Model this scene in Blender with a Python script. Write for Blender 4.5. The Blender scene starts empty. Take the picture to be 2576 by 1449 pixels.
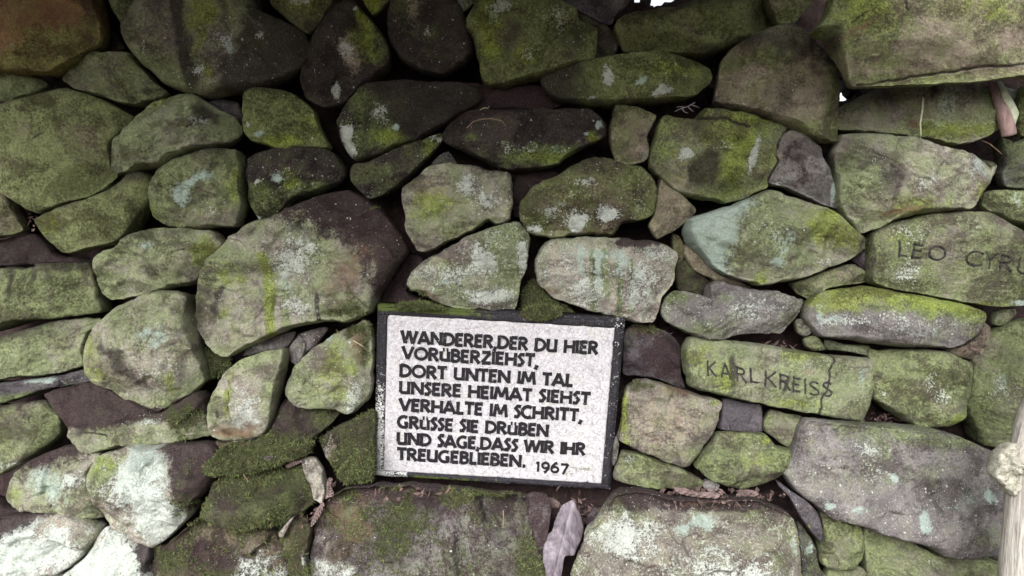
import bpy, math, random
import numpy as np
from mathutils import Vector

# ------------------------------------------------------------------ camera, sky, sun, exposure
S = bpy.context.scene
COL = S.collection
CD = 2.2                       # metres from the lens to the wall
CZ = 1.35                      # height of the lens over the ground
cam_d = bpy.data.cameras.new("camera")
cam_d.sensor_width = 36.0
cam_d.lens = 36.0 * CD / 2.576
cam_d.clip_start = 0.05
cam_d.clip_end = 2000.0
cam = bpy.data.objects.new("camera", cam_d)
cam.location = (0, -CD, CZ)
cam.rotation_euler = (math.radians(90), 0, 0)
COL.objects.link(cam)
S.camera = cam

SUN_EL, SUN_AZ = 25.0, -12.0   # degrees; azimuth counted from straight behind the camera
world = bpy.data.worlds.new("World")
S.world = world
world.use_nodes = True
wn = world.node_tree.nodes
wl = world.node_tree.links
sky = wn.new("ShaderNodeTexSky")
sky.sky_type = 'NISHITA'
sky.sun_disc = False
sky.sun_elevation = math.radians(SUN_EL)
sky.sun_rotation = math.radians(180.0 - SUN_AZ)
sky.air_density = 1.0
sky.dust_density = 1.5
sky.ozone_density = 1.0
wn["Background"].inputs[1].default_value = 0.07
hs = wn.new("ShaderNodeHueSaturation")       # thin overcast: a whiter sky
hs.inputs["Saturation"].default_value = 0.22
wl.new(sky.outputs[0], hs.inputs["Color"])
wl.new(hs.outputs[0], wn["Background"].inputs[0])

sun_d = bpy.data.lights.new("sun", 'SUN')
sun_d.energy = 1.5
sun_d.angle = math.radians(32)
sun_d.color = (1.0, 0.98, 0.965)
sun = bpy.data.objects.new("sun", sun_d)
el, az = math.radians(SUN_EL), math.radians(SUN_AZ)
to_sun = Vector((math.sin(az) * math.cos(el), -math.cos(az) * math.cos(el), math.sin(el)))
sun.rotation_euler = to_sun.to_track_quat('Z', 'Y').to_euler()
sun.location = (0, -4, 5)
COL.objects.link(sun)

S.view_settings.view_transform = 'Standard'
S.view_settings.look = 'None'
S.view_settings.gamma = 1.0
S.view_settings.use_curve_mapping = False
S.view_settings.exposure = 1.80

# ------------------------------------------------------------------ helpers
def wall_lean(v):
    t = (724.5 - v) / 1000.0
    return -0.15 * t if t > 0 else 0.10 * t

def lean_slope(v):
    return 0.15 if v < 724.5 else -0.10

def at(u, v, y):
    """photo point (u, v) standing at depth y (metres behind the wall plane)"""
    s = (CD + y) / CD / 1000.0
    return np.array([(u - 1288.0) * s, y, CZ + (724.5 - v) * s])

def h3(ix, iy, iz, seed):
    n = (ix.astype(np.int64) * 374761393 + iy.astype(np.int64) * 668265263 + iz.astype(np.int64) * 2147483647 + seed * 1274126177) & 0xFFFFFFFF
    n = ((n ^ (n >> 13)) * 1274126177) & 0xFFFFFFFF
    n = ((n ^ (n >> 16)) * 2246822519) & 0xFFFFFFFF
    return ((n ^ (n >> 15)) & 0xFFFFFF).astype(np.float64) / float(0xFFFFFF) * 2.0 - 1.0

def vnoise(p, seed=0):
    f = np.floor(p)
    i = f.astype(np.int64)
    t = p - f
    t = t * t * t * (t * (t * 6 - 15) + 10)
    r = 0.0
    for dx in (0, 1):
        wx = t[:, 0] if dx else 1 - t[:, 0]
        for dy in (0, 1):
            wy = t[:, 1] if dy else 1 - t[:, 1]
            for dz in (0, 1):
                wz = t[:, 2] if dz else 1 - t[:, 2]
                r = r + wx * wy * wz * h3(i[:, 0] + dx, i[:, 1] + dy, i[:, 2] + dz, seed)
    return r

def fbm(p, octaves=4, seed=0, gain=0.5):
    a, s, r = 1.0, 0.0, 0.0
    q = p.copy()
    for k in range(octaves):
        r = r + a * vnoise(q, seed + k * 17)
        s += a
        a *= gain
        q = q * 2.03 + 11.3
    return r / s

def ridged(p, octaves=3, seed=0):
    a, s, r = 1.0, 0.0, 0.0
    q = p.copy()
    for k in range(octaves):
        r = r + a * (1.0 - 2.0 * np.abs(vnoise(q, seed + k * 13)))
        s += a
        a *= 0.5
        q = q * 2.1 + 5.7
    return r / s

def new_obj(name, verts, faces, mat=None, parent=None, smooth=True, loc=None):
    me = bpy.data.meshes.new(name)
    verts = np.asarray(verts, dtype=np.float64)
    if loc is not None:
        verts = verts - np.asarray(loc)
    if isinstance(faces, np.ndarray):
        nf, k = faces.shape
        me.vertices.add(len(verts))
        me.vertices.foreach_set("co", verts.astype(np.float32).ravel())
        me.loops.add(nf * k)
        me.loops.foreach_set("vertex_index", faces.astype(np.int32).ravel())
        me.polygons.add(nf)
        me.polygons.foreach_set("loop_start", np.arange(0, nf * k, k, dtype=np.int32))
        me.update(calc_edges=True)
    else:
        me.from_pydata(verts.tolist(), [], faces)
        me.update()
    me.polygons.foreach_set("use_smooth", np.full(len(me.polygons), smooth, dtype=bool))
    if mat:
        me.materials.append(mat)
    o = bpy.data.objects.new(name, me)
    COL.objects.link(o)
    if loc is not None:
        o.location = loc
    if parent:
        o.parent = parent
    return o

def tag(o, label=None, cat=None, group=None, kind=None):
    if label: o["label"] = label
    if cat: o["category"] = cat
    if group: o["group"] = group
    if kind: o["kind"] = kind
    return o

def resample(pts, n):
    """closed Catmull-Rom through pts, n points at equal arc length"""
    P = np.asarray(pts, float)
    m = len(P)
    out = []
    for i in range(m):
        p0, p1, p2, p3 = P[i - 1], P[i], P[(i + 1) % m], P[(i + 2) % m]
        for t in np.linspace(0, 1, 14, endpoint=False):
            out.append(0.5 * (2 * p1 + (p2 - p0) * t * 0.8 + (2 * p0 - 5 * p1 + 4 * p2 - p3) * t * t * 0.8 + (3 * p1 - p0 - 3 * p2 + p3) * t ** 3 * 0.8) if False else
                       (lambda a, b: (2 * t**3 - 3 * t**2 + 1) * p1 + (t**3 - 2 * t**2 + t) * a + (-2 * t**3 + 3 * t**2) * p2 + (t**3 - t**2) * b)((p2 - p0) * 0.36, (p3 - p1) * 0.36))
    out = np.array(out)
    c = np.vstack([out, out[:1]])
    d = np.r_[0, np.cumsum(np.linalg.norm(np.diff(c, axis=0), axis=1))]
    s = np.linspace(0, d[-1], n, endpoint=False)
    return np.c_[np.interp(s, d, c[:, 0]), np.interp(s, d, c[:, 1])], d[-1]

def seg_dist(P, A, B, chunk=20000):
    """min distance from points P to the segments A-B"""
    out = np.empty(len(P))
    AB = B - A
    L2 = np.maximum((AB ** 2).sum(1), 1e-9)
    for k in range(0, len(P), chunk):
        q = P[k:k + chunk]
        ax = q[:, None, 0] - A[None, :, 0]
        ay = q[:, None, 1] - A[None, :, 1]
        t = np.clip((ax * AB[:, 0] + ay * AB[:, 1]) / L2, 0, 1)
        dx = ax - t * AB[:, 0]
        dy = ay - t * AB[:, 1]
        out[k:k + chunk] = np.sqrt((dx * dx + dy * dy).min(1))
    return out

def smin(a, b, k):
    h = np.clip(0.5 + 0.5 * (b - a) / k, 0, 1)
    return b * (1 - h) + a * h - k * h * (1 - h)

# ------------------------------------------------------------------ node helpers
class NT:
    def __init__(self, name):
        self.m = bpy.data.materials.new(name)
        self.m.use_nodes = True
        self.t = self.m.node_tree
        self.b = self.t.nodes["Principled BSDF"]
        self.b.inputs["Roughness"].default_value = 0.9
        self.b.inputs["Specular IOR Level"].default_value = 0.25
    def n(self, k, **kw):
        x = self.t.nodes.new(k)
        for a, v in kw.items():
            setattr(x, a, v)
        return x
    def put(self, sock, v):
        if hasattr(v, "links") or isinstance(v, bpy.types.NodeSocket):
            self.t.links.new(v, sock)
        else:
            sock.default_value = v
    def math(self, op, a, b=0.0, clamp=False):
        x = self.n("ShaderNodeMath", operation=op, use_clamp=clamp)
        self.put(x.inputs[0], a)
        self.put(x.inputs[1], b)
        return x.outputs[0]
    def noise(self, vec, scale, detail=4.0, rough=0.6, dist=0.0):
        x = self.n("ShaderNodeTexNoise")
        self.put(x.inputs["Vector"], vec)
        x.inputs["Scale"].default_value = scale
        x.inputs["Detail"].default_value = detail
        x.inputs["Roughness"].default_value = rough
        x.inputs["Distortion"].default_value = dist
        return x.outputs["Fac"]
    def mix(self, f, a, b, blend='MIX'):
        x = self.n("ShaderNodeMix", data_type='RGBA', blend_type=blend)
        self.put(x.inputs[0], f)
        self.put(x.inputs[6], a if not isinstance(a, tuple) else a + (1,))
        self.put(x.inputs[7], b if not isinstance(b, tuple) else b + (1,))
        return x.outputs[2]
    def sstep(self, v, lo, hi):
        x = self.n("ShaderNodeMapRange", interpolation_type='SMOOTHSTEP')
        self.put(x.inputs[0], v)
        x.inputs[1].default_value = lo
        x.inputs[2].default_value = hi
        return x.outputs[0]
    def attr(self, name):
        x = self.n("ShaderNodeAttribute", attribute_name=name)
        s = self.n("ShaderNodeSeparateColor")
        self.t.links.new(x.outputs["Color"], s.inputs[0])
        return s.outputs[0], s.outputs[1], s.outputs[2], x.outputs["Alpha"], x.outputs["Color"]
    def pos(self):
        return self.n("ShaderNodeNewGeometry").outputs["Position"]
    def scaled(self, vec, s):
        x = self.n("ShaderNodeMapping")
        self.put(x.inputs[0], vec)
        x.inputs["Scale"].default_value = s
        return x.outputs[0]
    def bump(self, h, dist, strength=1.0):
        x = self.n("ShaderNodeBump")
        self.put(x.inputs["Height"], h)
        x.inputs["Distance"].default_value = dist
        x.inputs["Strength"].default_value = strength
        self.t.links.new(x.outputs[0], self.b.inputs["Normal"])

def stone_material():
    k = NT("weathered_stone")
    P = k.pos()
    m_, y_, w_, s_, _ = k.attr("grow_a")       # green algae, yellow-green, white lichen, white specks
    t_, d_, p_, r_, _ = k.attr("grow_b")       # teal lichen, black stain, brown earth, rust
    b_, f_, k_, i_, _ = k.attr("grow_c")       # bare tan, moss, drip streaks, cut letters
    base = k.attr("stone_tone")[4]
    n1 = k.noise(P, 13, 5, .6)
    n2 = k.noise(P, 42, 6, .68, .25)
    n3 = k.noise(P, 150, 5, .7)
    n4 = k.noise(P, 480, 3, .75)
    n6 = k.noise(P, 270, 4, .75)
    n5 = k.noise(k.scaled(P, (1.3, 1.0, .8)), 27, 6, .7, .4)
    st = k.noise(k.scaled(P, (1.0, 1.0, .12)), 55, 4, .6)
    def mask(a, n, amp=1.7, soft=.13):
        v = k.math('ADD', a, k.math('MULTIPLY', k.math('SUBTRACT', n, .5), amp))
        return k.sstep(v, .5 - soft, .5 + soft)
    fine = k.math('ADD', k.math('MULTIPLY', n2, .55), k.math('MULTIPLY', n3, .45))
    fine2 = k.math('ADD', k.math('MULTIPLY', n5, .5), k.math('MULTIPLY', n3, .5))
    grain = k.math('ADD', k.math('MULTIPLY', n6, .6), k.math('MULTIPLY', n4, .4))
    n7 = k.noise(P, 24, 5, .65, .5)
    n8 = k.noise(k.scaled(P, (1.0, 1.0, 1.5)), 8.5, 5, .62, .6)
    broad = k.math('ADD', k.math('MULTIPLY', n1, .35), k.math('ADD', k.math('MULTIPLY', n7, .4), k.math('MULTIPLY', n3, .25)))
    # bare stone
    g = k.sstep(k.math('ADD', k.math('MULTIPLY', n1, .45), k.math('MULTIPLY', grain, .55)), .36, .64)
    c = k.mix(g, k.mix(1.0, base, (.62, .60, .63), 'MULTIPLY'), k.mix(1.0, base, (1.35, 1.33, 1.30), 'MULTIPLY'))
    c = k.mix(k.math('MULTIPLY', mask(b_, fine2), .8), c, k.mix(grain, (.30, .24, .19), (.46, .39, .32)))
    # algae
    streak = k.math('MULTIPLY', k.math('SUBTRACT', st, .5), k_)
    ma = k.math('ADD', m_, k.math('MULTIPLY', streak, 1.6))
    algae = k.mix(k.sstep(fine2, .38, .62), (.082, .120, .022), (.275, .340, .118))
    algae = k.mix(k.sstep(grain, .34, .62), k.mix(1.0, algae, (.55, .55, .55), 'MULTIPLY'), algae)
    algae = k.mix(.28, algae, k.mix(1.0, base, (.90, 1.10, .84), 'MULTIPLY'))
    c = k.mix(k.math('MULTIPLY', mask(ma, broad, 3.1, .40), .88), c, algae)
    yel = k.mix(k.sstep(grain, .38, .62), (.125, .165, .018), (.34, .41, .080))
    c = k.mix(k.math('MULTIPLY', mask(y_, fine2, 2.4, .38), .80), c, yel)
    # gritty mottling of everything so far
    mott = k.sstep(k.math('ADD', k.math('MULTIPLY', n2, .3), k.math('ADD', k.math('MULTIPLY', n3, .3), k.math('MULTIPLY', grain, .4))), .36, .62)
    c = k.mix(k.math('ADD', .45, k.math('MULTIPLY', k.sstep(n1, .38, .6), .6), True), c, k.mix(mott, (.64, .63, .62), (1.26, 1.26, 1.26)), 'MULTIPLY')
    film = k.sstep(k.math('ADD', k.math('MULTIPLY', n8, .55), k.math('ADD', k.math('MULTIPLY', n7, .2), k.math('MULTIPLY', n3, .25))), .535, .415)
    c = k.mix(k.math('MULTIPLY', film, .85), c, k.mix(1.0, c, (.36, .32, .32), 'MULTIPLY'))
    # old black film in drips and blotches
    dk = k.math('ADD', d_, k.math('MULTIPLY', streak, -1.3))
    c = k.mix(k.math('MULTIPLY', mask(dk, fine2, 2.6, .28), .86), c, k.mix(k.sstep(grain, .36, .66), (.013, .011, .010), (.062, .052, .045)))
    # crust lichens
    c = k.mix(k.math('MULTIPLY', mask(t_, fine2, 2.6, .24), .78), c, k.mix(k.sstep(grain, .36, .62), (.30, .385, .335), (.49, .59, .53)))
    wm = mask(w_, k.math('ADD', k.math('MULTIPLY', n5, .3), k.math('ADD', k.math('MULTIPLY', n3, .35), k.math('MULTIPLY', n6, .35))), 4.2, .11)
    wm = k.math('MULTIPLY', wm, k.math('MAXIMUM', k.sstep(grain, .34, .46), k.math('MULTIPLY', k.sstep(w_, .55, .9), k.sstep(grain, .28, .36))))
    c = k.mix(k.math('MULTIPLY', wm, .8), c, k.mix(k.sstep(grain, .36, .62), (.42, .45, .405), (.66, .705, .65)))
    # earth
    pm = mask(p_, fine2, 3.0, .22)
    c = k.mix(k.math('MULTIPLY', pm, .93), c, k.mix(k.sstep(grain, .34, .66), (.010, .006, .008), (.070, .042, .046)))
    c = k.mix(k.math('MULTIPLY', mask(r_, k.math('ADD', k.math('MULTIPLY', n2, .3), k.math('MULTIPLY', grain, .7)), 3.4, .3), .85), c, k.mix(n4, (.095, .052, .030), (.235, .140, .085)))
    # specks
    sp = None
    for sc, rad in ((120, .24), (260, .26), (70, .14)):
        v = k.n("ShaderNodeTexVoronoi")
        v.inputs["Scale"].default_value = sc
        wob = k.n("ShaderNodeVectorMath", operation='ADD')
        nz = k.n("ShaderNodeTexNoise")
        nz.inputs["Scale"].default_value = 260
        k.t.links.new(P, nz.inputs["Vector"])
        sc_ = k.n("ShaderNodeVectorMath", operation='SCALE')
        k.t.links.new(nz.outputs["Color"], sc_.inputs[0])
        sc_.inputs["Scale"].default_value = .011
        k.t.links.new(P, wob.inputs[0])
        k.t.links.new(sc_.outputs[0], wob.inputs[1])
        k.t.links.new(wob.outputs[0], v.inputs["Vector"])
        sep = k.n("ShaderNodeSeparateColor")
        k.t.links.new(v.outputs["Color"], sep.inputs[0])
        lim = k.math('MULTIPLY', s_, .8 if sc > 200 else (.55 if sc > 80 else .26))
        on = k.math('LESS_THAN', sep.outputs[0], lim)
        rr = k.math('MULTIPLY', sep.outputs[1], rad)
        dot = k.math('MULTIPLY', on, k.math('LESS_THAN', v.outputs["Distance"], k.math('ADD', rr, .06)))
        sp = dot if sp is None else k.math('MAXIMUM', sp, dot)
    c = k.mix(k.math('MULTIPLY', sp, .85), c, k.mix(n3, (.44, .48, .42), (.76, .78, .74)))
    # moss ground under the tufts
    fm = mask(f_, fine, 2.4, .25)
    c = k.mix(fm, c, k.mix(k.sstep(grain, .35, .65), (.022, .021, .013), (.075, .082, .034)))
    # pits
    pit = k.sstep(n4, .36, .27)
    c = k.mix(k.math('MULTIPLY', pit, .55), c, (.03, .025, .022))
    c = k.mix(k.sstep(i_, .35, .6), c, k.mix(k.sstep(n3, .35, .65), (.026, .025, .026), (.085, .08, .07)))
    k.t.links.new(c, k.b.inputs["Base Color"])
    hgt = k.math('ADD', k.math('MULTIPLY', n2, .9), k.math('ADD', k.math('MULTIPLY', n3, .7), k.math('ADD', k.math('MULTIPLY', n6, .35), k.math('MULTIPLY', n4, .22))))
    hgt = k.math('ADD', hgt, k.math('MULTIPLY', k.math('MAXIMUM', wm, sp), .10))
    hgt = k.math('SUBTRACT', hgt, k.math('MULTIPLY', pit, .10))
    k.bump(hgt, .0075, .9)
    return k.m

def plain_material(name, ca, cb, scale=120, rough=.9, bump=.002, stretch=None):
    k = NT(name)
    P = k.pos()
    V = k.scaled(P, stretch) if stretch else P
    n1 = k.noise(V, scale, 6, .68, .3)
    n2 = k.noise(V, scale * 4.1, 4, .7)
    f = k.math('ADD', k.math('MULTIPLY', n1, .6), k.math('MULTIPLY', n2, .4))
    k.t.links.new(k.mix(k.sstep(f, .33, .67), ca, cb), k.b.inputs["Base Color"])
    k.b.inputs["Roughness"].default_value = rough
    k.bump(f, bump, 1.0)
    return k.m

STONE = stone_material()

# ------------------------------------------------------------------ stones
TONES = {'g': (.262, .238, .205), 'b': (.155, .130, .090), 'p': (.215, .203, .198), 'd': (.056, .046, .042),
         'o': (.25, .145, .075), 'w': (.46, .45, .40), 't': (.262, .232, .172), 's': (.105, .096, .108), 'l': (.405, .378, .330)}
CH = {c: i for i, c in enumerate("mywstdprbfki")}
STONES = []
FUZZ = []          # (points, normals) where moss tufts grow

def parse(s):
    d = {}
    for w in s.split():
        d[w[0]] = float(w[1:])
    return d

def pts_of(s):
    return [tuple(float(a) for a in q.split(',')) for q in s.split()]

def stone(label, poly, y=0, H=None, E=.6, tone='g', ch='m.5', pt=(), tilt=(0, 0), cracks=(), cut=(), rough=1.0,
          facets=3, seed=None, name='wall_stone', cat='stone', back=None, fine=1.0, corner=None, inset=None, plane=(), group='stones of the dry stone wall'):
    if seed is None:
        seed = len(STONES) * 7 + 3
    rng = np.random.RandomState(seed)
    P = np.array(pts_of(poly))
    c = P.mean(0)
    # area centroid
    x, yv = P[:, 0], P[:, 1]
    x2, y2 = np.roll(x, -1), np.roll(yv, -1)
    cr = x * y2 - x2 * yv
    A = cr.sum() / 2
    c = np.array([((x + x2) * cr).sum(), ((yv + y2) * cr).sum()]) / (6 * A)
    Y = wall_lean(c[1]) + y / 1000.0
    per = np.linalg.norm(np.roll(P, -1, 0) - P, axis=1).sum()
    step = 2.4 * fine
    nt = int(np.clip(per / step, 72, 1300))
    B, _ = resample(P, nt)
    # wobble of the outline
    q = np.c_[B / 34.0, np.full(nt, seed * 1.7)]
    nrm = np.c_[np.gradient(B[:, 1]), -np.gradient(B[:, 0])]
    nrm /= np.maximum(np.linalg.norm(nrm, axis=1), 1e-6)[:, None]
    wob = fbm(q, 4, seed) * min(5.0, per / 160.0) * rough
    wob += fbm(q * 3.0, 3, seed + 9) * min(1.8, per / 300.0) * rough
    B = B + nrm * wob[:, None] - nrm * math.copysign(1, A) * (1.4 if inset is None else inset)
    Bc = B[::max(1, nt // 220)]
    inr = seg_dist(np.array([c]), Bc, np.roll(Bc, -1, 0))[0]
    inr = max(inr, .25 * math.sqrt(abs(A)))
    if H is None:
        H = float(np.clip(inr * .62, 14, 78))
    Ew = max(6.0, E * .54 * inr)
    nr = int(np.clip(math.sqrt(abs(A)) / 2 / step, 16, 150))
    s = np.linspace(0, 1, nr + 1)[1:]
    rr = 1 - (1 - s) ** 1.25
    UV = c + rr[:, None, None] * (B - c)[None]
    UV = np.concatenate([c[None], UV.reshape(-1, 2)])
    dist = seg_dist(UV, Bc, np.roll(Bc, -1, 0))
    dist[-nt:] = 0
    t = np.clip(dist / Ew, 0, 1)
    prof = (1 - (1 - t) ** 2.3) ** (1 / 2.3)
    X = UV[:, 0] - c[0]
    Z = -(UV[:, 1] - c[1])
    R = math.sqrt(abs(A) / math.pi)
    h = H * prof
    # gentle crown so that broad faces are not flat
    rad2 = np.clip(1 - (X ** 2 + Z ** 2) / (1.7 * R) ** 2, 0, 1)
    h = h * (.80 + .20 * rad2)
    a0 = rng.uniform(0, 2 * math.pi)
    nch = (facets + 3) if facets else 0
    for k in range(nch):                           # broken chamfers round the face
        a = a0 + (k + rng.uniform(-.35, .35)) * 2 * math.pi / nch
        ext = ((B[:, 0] - c[0]) * math.cos(a) - (B[:, 1] - c[1]) * math.sin(a)).max()
        g = rng.uniform(.30, 1.05)
        pl = H * rng.uniform(.35, .75) + g * (ext * rng.uniform(.66, .92) - (X * math.cos(a) + Z * math.sin(a)))
        h = smin(h, pl, H * .055)
    for k in range(2 if facets else 1):            # flat split faces
        a = rng.uniform(0, 2 * math.pi)
        g = rng.uniform(.05, .24)
        pl = H * rng.uniform(.84, .97) - g * (X * math.cos(a) + Z * math.sin(a))
        h = smin(h, pl, H * .05)
    for (px, py, gx, gz, off) in plane:            # wanted facets: passes at (px,py) at height off*H
        pl = off * H - gx * (UV[:, 0] - px) - gz * (UV[:, 1] - py)
        h = smin(h, pl, H * .07)
    h = h + prof * (tilt[0] * X + (tilt[1] + lean_slope(c[1])) * Z)
    W = np.c_[UV / 1000.0, np.full(len(UV), seed * .37)]
    warp = np.c_[X / R, Z / R, np.full(len(X), seed * 3.1)]
    ang = rng.uniform(-.5, .5)
    sx = W[:, 0] * math.cos(ang) + W[:, 1] * math.sin(ang)
    sz = -W[:, 0] * math.sin(ang) + W[:, 1] * math.cos(ang)
    strata = np.c_[sx * 9, sz * 38, W[:, 2]]
    amp = rough * (0.25 + 0.75 * prof)
    h += amp * fbm(warp * 1.5, 3, seed + 1) * H * .36
    nv_ = 6 + int(R / 12)
    th_, ra_ = rng.uniform(0, 2 * math.pi, nv_), np.sqrt(rng.uniform(0, 1, nv_))
    bi = (th_ / (2 * math.pi) * nt).astype(int) % nt
    sd = (B[bi] - c) * ra_[:, None]                 # fracture facets
    fx = X + fbm(warp * 4, 3, seed + 21) * R * .10
    fz_ = -Z + fbm(warp * 4 + 7, 3, seed + 22) * R * .10
    d2 = (fx[:, None] - sd[:, 0]) ** 2 + (fz_[:, None] - sd[:, 1]) ** 2
    d1 = np.sqrt(d2)
    wgt = np.exp(-(d1 - d1.min(1)[:, None]) / 3.2)
    wgt /= wgt.sum(1)[:, None]
    gxs, gzs, ofs = rng.normal(0, .11, nv_), rng.normal(0, .11, nv_), rng.normal(0, H * .028, nv_)
    h += amp * min(1.2, rough) * (wgt * (ofs + gxs * (X[:, None] - sd[:, 0]) + gzs * (-Z[:, None] - sd[:, 1]))).sum(1)
    h += amp * ridged(strata, 3, seed + 2) * min(3.2, H * .08)
    h += amp * fbm(W * 50, 5, seed + 3, .6) * min(4.6, H * .11)
    lv = fbm(np.c_[sx * 14, sz * 24, W[:, 2]], 3, seed + 4) * 3.0     # small broken ledges
    h += amp * (np.round(lv) + (lv - np.round(lv)) * np.abs(2 * (lv - np.round(lv))) ** 3) * min(3.2, H * .07)
    h += amp * vnoise(W * 300, seed + 5) * .7
    # growth
    g12 = np.zeros((len(UV), 12))
    d0 = parse(ch)
    low = fbm(np.c_[UV / 90.0, np.full(len(UV), seed * .7)], 3, seed + 6)
    for a, v in d0.items():
        g12[:, CH[a]] = np.maximum(v + (.12 if a == 'm' and v > .3 else 0) + (low * .34 if a in 'mb' else low * .18 * v), 0)
    wu = np.c_[UV / 30.0, np.full(len(UV), seed * .9)]
    wx, wz = fbm(wu, 3, seed + 7), fbm(wu + 31.7, 3, seed + 8)
    for pp in pt:
        a = pp[0]
        if pp[1] == 'H':
            _, _, px, py, deg, soft, v = pp            # half plane, deg = direction of the covered side (0 right, 90 up)
            dd = (UV[:, 0] - px) * math.cos(math.radians(deg)) - (UV[:, 1] - py) * math.sin(math.radians(deg)) + wx * soft * 1.2
            val = np.clip(.5 + dd / (3.4 * soft), 0, 1)
        elif pp[1] == 'L':
            _, _, line, wd, v = pp
            L = np.array(pts_of(line))
            val = np.clip(1.4 - seg_dist(UV + np.c_[wx, wz] * wd * .5, L[:-1], L[1:]) / wd, 0, 1)
        else:
            _, px, py, rx, ry, v = pp[:6]
            th = math.radians(pp[6]) if len(pp) > 6 else 0
            ux = UV[:, 0] - px + wx * rx * .7
            uz = -(UV[:, 1] - py) + wz * ry * .7
            e = np.sqrt(((ux * math.cos(th) + uz * math.sin(th)) / rx) ** 2 + ((-ux * math.sin(th) + uz * math.cos(th)) / ry) ** 2)
            val = np.clip((1.5 - e) / 1.15, 0, 1)
        cidx = CH[a]
        if v > .3 and a in 'wtydpmr':
            v *= 1.08
        if v < 0:
            g12[:, cidx] = g12[:, cidx] * (1 + v * val)
        else:
            g12[:, cidx] = g12[:, cidx] * (1 - val) + np.maximum(g12[:, cidx], v) * val
    for line, wd, dp in cracks:
        L = np.array(pts_of(line))
        L2 = [L[0]]
        for a0, b0 in zip(L[:-1], L[1:]):
            for tt in np.linspace(0, 1, 7)[1:]:
                L2.append(a0 + (b0 - a0) * tt + rng.uniform(-1, 1, 2) * wd * .35)
        L2 = np.array(L2)
        v = np.clip(1 - seg_dist(UV, L2[:-1], L2[1:]) / (wd * .8), 0, 1)
        brk = np.clip(.75 + 1.1 * fbm(np.c_[UV / 12.0, np.full(len(UV), seed + .3)], 3, seed + 14), 0, 1)
        h -= dp * v * brk
        g12[:, CH['d']] = np.maximum(g12[:, CH['d']], v * (brk * .9 if wd < 4.5 else 1.3))
    for L, wd in cut:
        L = np.array(L, float)
        sd = seg_dist(UV, L[:-1], L[1:])
        v = np.clip((wd + .8 - sd) / 1.6, 0, 1)
        h -= 3.2 * np.clip((wd + 1.0 - sd) / (wd + 1.0) * 1.5, 0, 1)
        g12[:, CH['i']] = np.maximum(g12[:, CH['i']], v)
    sc = (CD + Y) / CD / 1000.0
    front = np.c_[X * sc, -h / 1000.0, Z * sc]
    # sides and back
    bk = back if back else float(np.clip(R * 1.1, 35, 170))
    rings = [front]
    cols = [g12]
    for fr, sh in ((.10, 1.0), (.28, .985), (.55, .93), (.85, .78), (1.0, .5)):
        q = (B - c) * sh
        n = fbm(np.c_[(B / 60.0), np.full(nt, fr * 3 + seed)], 3, seed + 12)
        q = q * (1 + n[:, None] * .05 * fr)
        rings.append(np.c_[q[:, 0] * sc, np.full(nt, fr * bk / 1000.0) + n * .006 * fr, -q[:, 1] * sc])
        cols.append(g12[-nt:])
    V = np.concatenate(rings + [np.array([[0, bk / 1000.0, 0]])])
    G = np.concatenate(cols + [g12[:1]])
    nring = nr + 5
    idx = lambda r, i: 1 + (r * nt) + i
    i0 = np.arange(nt)
    i1 = (i0 + 1) % nt
    F = []
    for r in range(nring - 1):
        F.append(np.c_[idx(r, i0), idx(r, i1), idx(r + 1, i1), idx(r + 1, i0)])
    quads = np.concatenate(F)
    tris = np.concatenate([np.c_[np.zeros(nt, int), idx(0, i1), idx(0, i0)], np.c_[np.full(nt, len(V) - 1), idx(nring - 1, i0), idx(nring - 1, i1)]])
    if A > 0:      # photo coordinates run downwards, so a positive area is clockwise in the picture
        quads = quads[:, ::-1]
        tris = tris[:, ::-1]
    quads, tris = quads[:, ::-1], tris[:, ::-1]
    me = bpy.data.meshes.new(name)
    me.vertices.add(len(V))
    me.vertices.foreach_set("co", V.astype(np.float32).ravel())
    nq, n3 = len(quads), len(tris)
    me.loops.add(nq * 4 + n3 * 3)
    me.loops.foreach_set("vertex_index", np.r_[quads.ravel(), tris.ravel()].astype(np.int32))
    me.polygons.add(nq + n3)
    me.polygons.foreach_set("loop_start", np.r_[np.arange(nq) * 4, nq * 4 + np.arange(n3) * 3].astype(np.int32))
    me.update(calc_edges=True)
    me.polygons.foreach_set("use_smooth", np.ones(nq + n3, dtype=bool))
    tn = np.array(TONES[tone]) * rng.uniform(.93, 1.07)
    for nm, cc in (("grow_a", G[:, 0:4]), ("grow_b", G[:, 4:8]), ("grow_c", G[:, 8:12]), ("stone_tone", np.tile(np.r_[tn, 1.0], (len(V), 1)))):
        at_ = me.attributes.new(nm, 'FLOAT_COLOR', 'POINT')
        at_.data.foreach_set("color", np.ascontiguousarray(cc, dtype=np.float32).ravel())
    me.materials.append(STONE)
    o = bpy.data.objects.new(name, me)
    o.location = at(c[0], c[1], Y)
    COL.objects.link(o)
    tag(o, label, cat, group)
    STONES.append(o)
    fz = G[:, CH['f']]
    if fz.max() > .3:
        nv = np.empty(len(V) * 3, dtype=np.float32)
        me.vertex_normals.foreach_get("vector", nv)
        nf = len(front)
        jit = fbm(np.c_[UV / 34.0, np.full(nf, 2.2)], 5, seed + 15, .75)
        sel = (fz[:nf] + jit * .95 > .5)
        # radial grid is denser at the middle: thin it there
        rho = np.r_[0, np.repeat(rr, nt)]
        sel &= rng.rand(nf) < np.clip(rho, .02, 1) * .8
        FUZZ.append((V[:nf][sel] + np.array(o.location), nv.reshape(-1, 3)[:nf][sel]))
    return o

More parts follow.
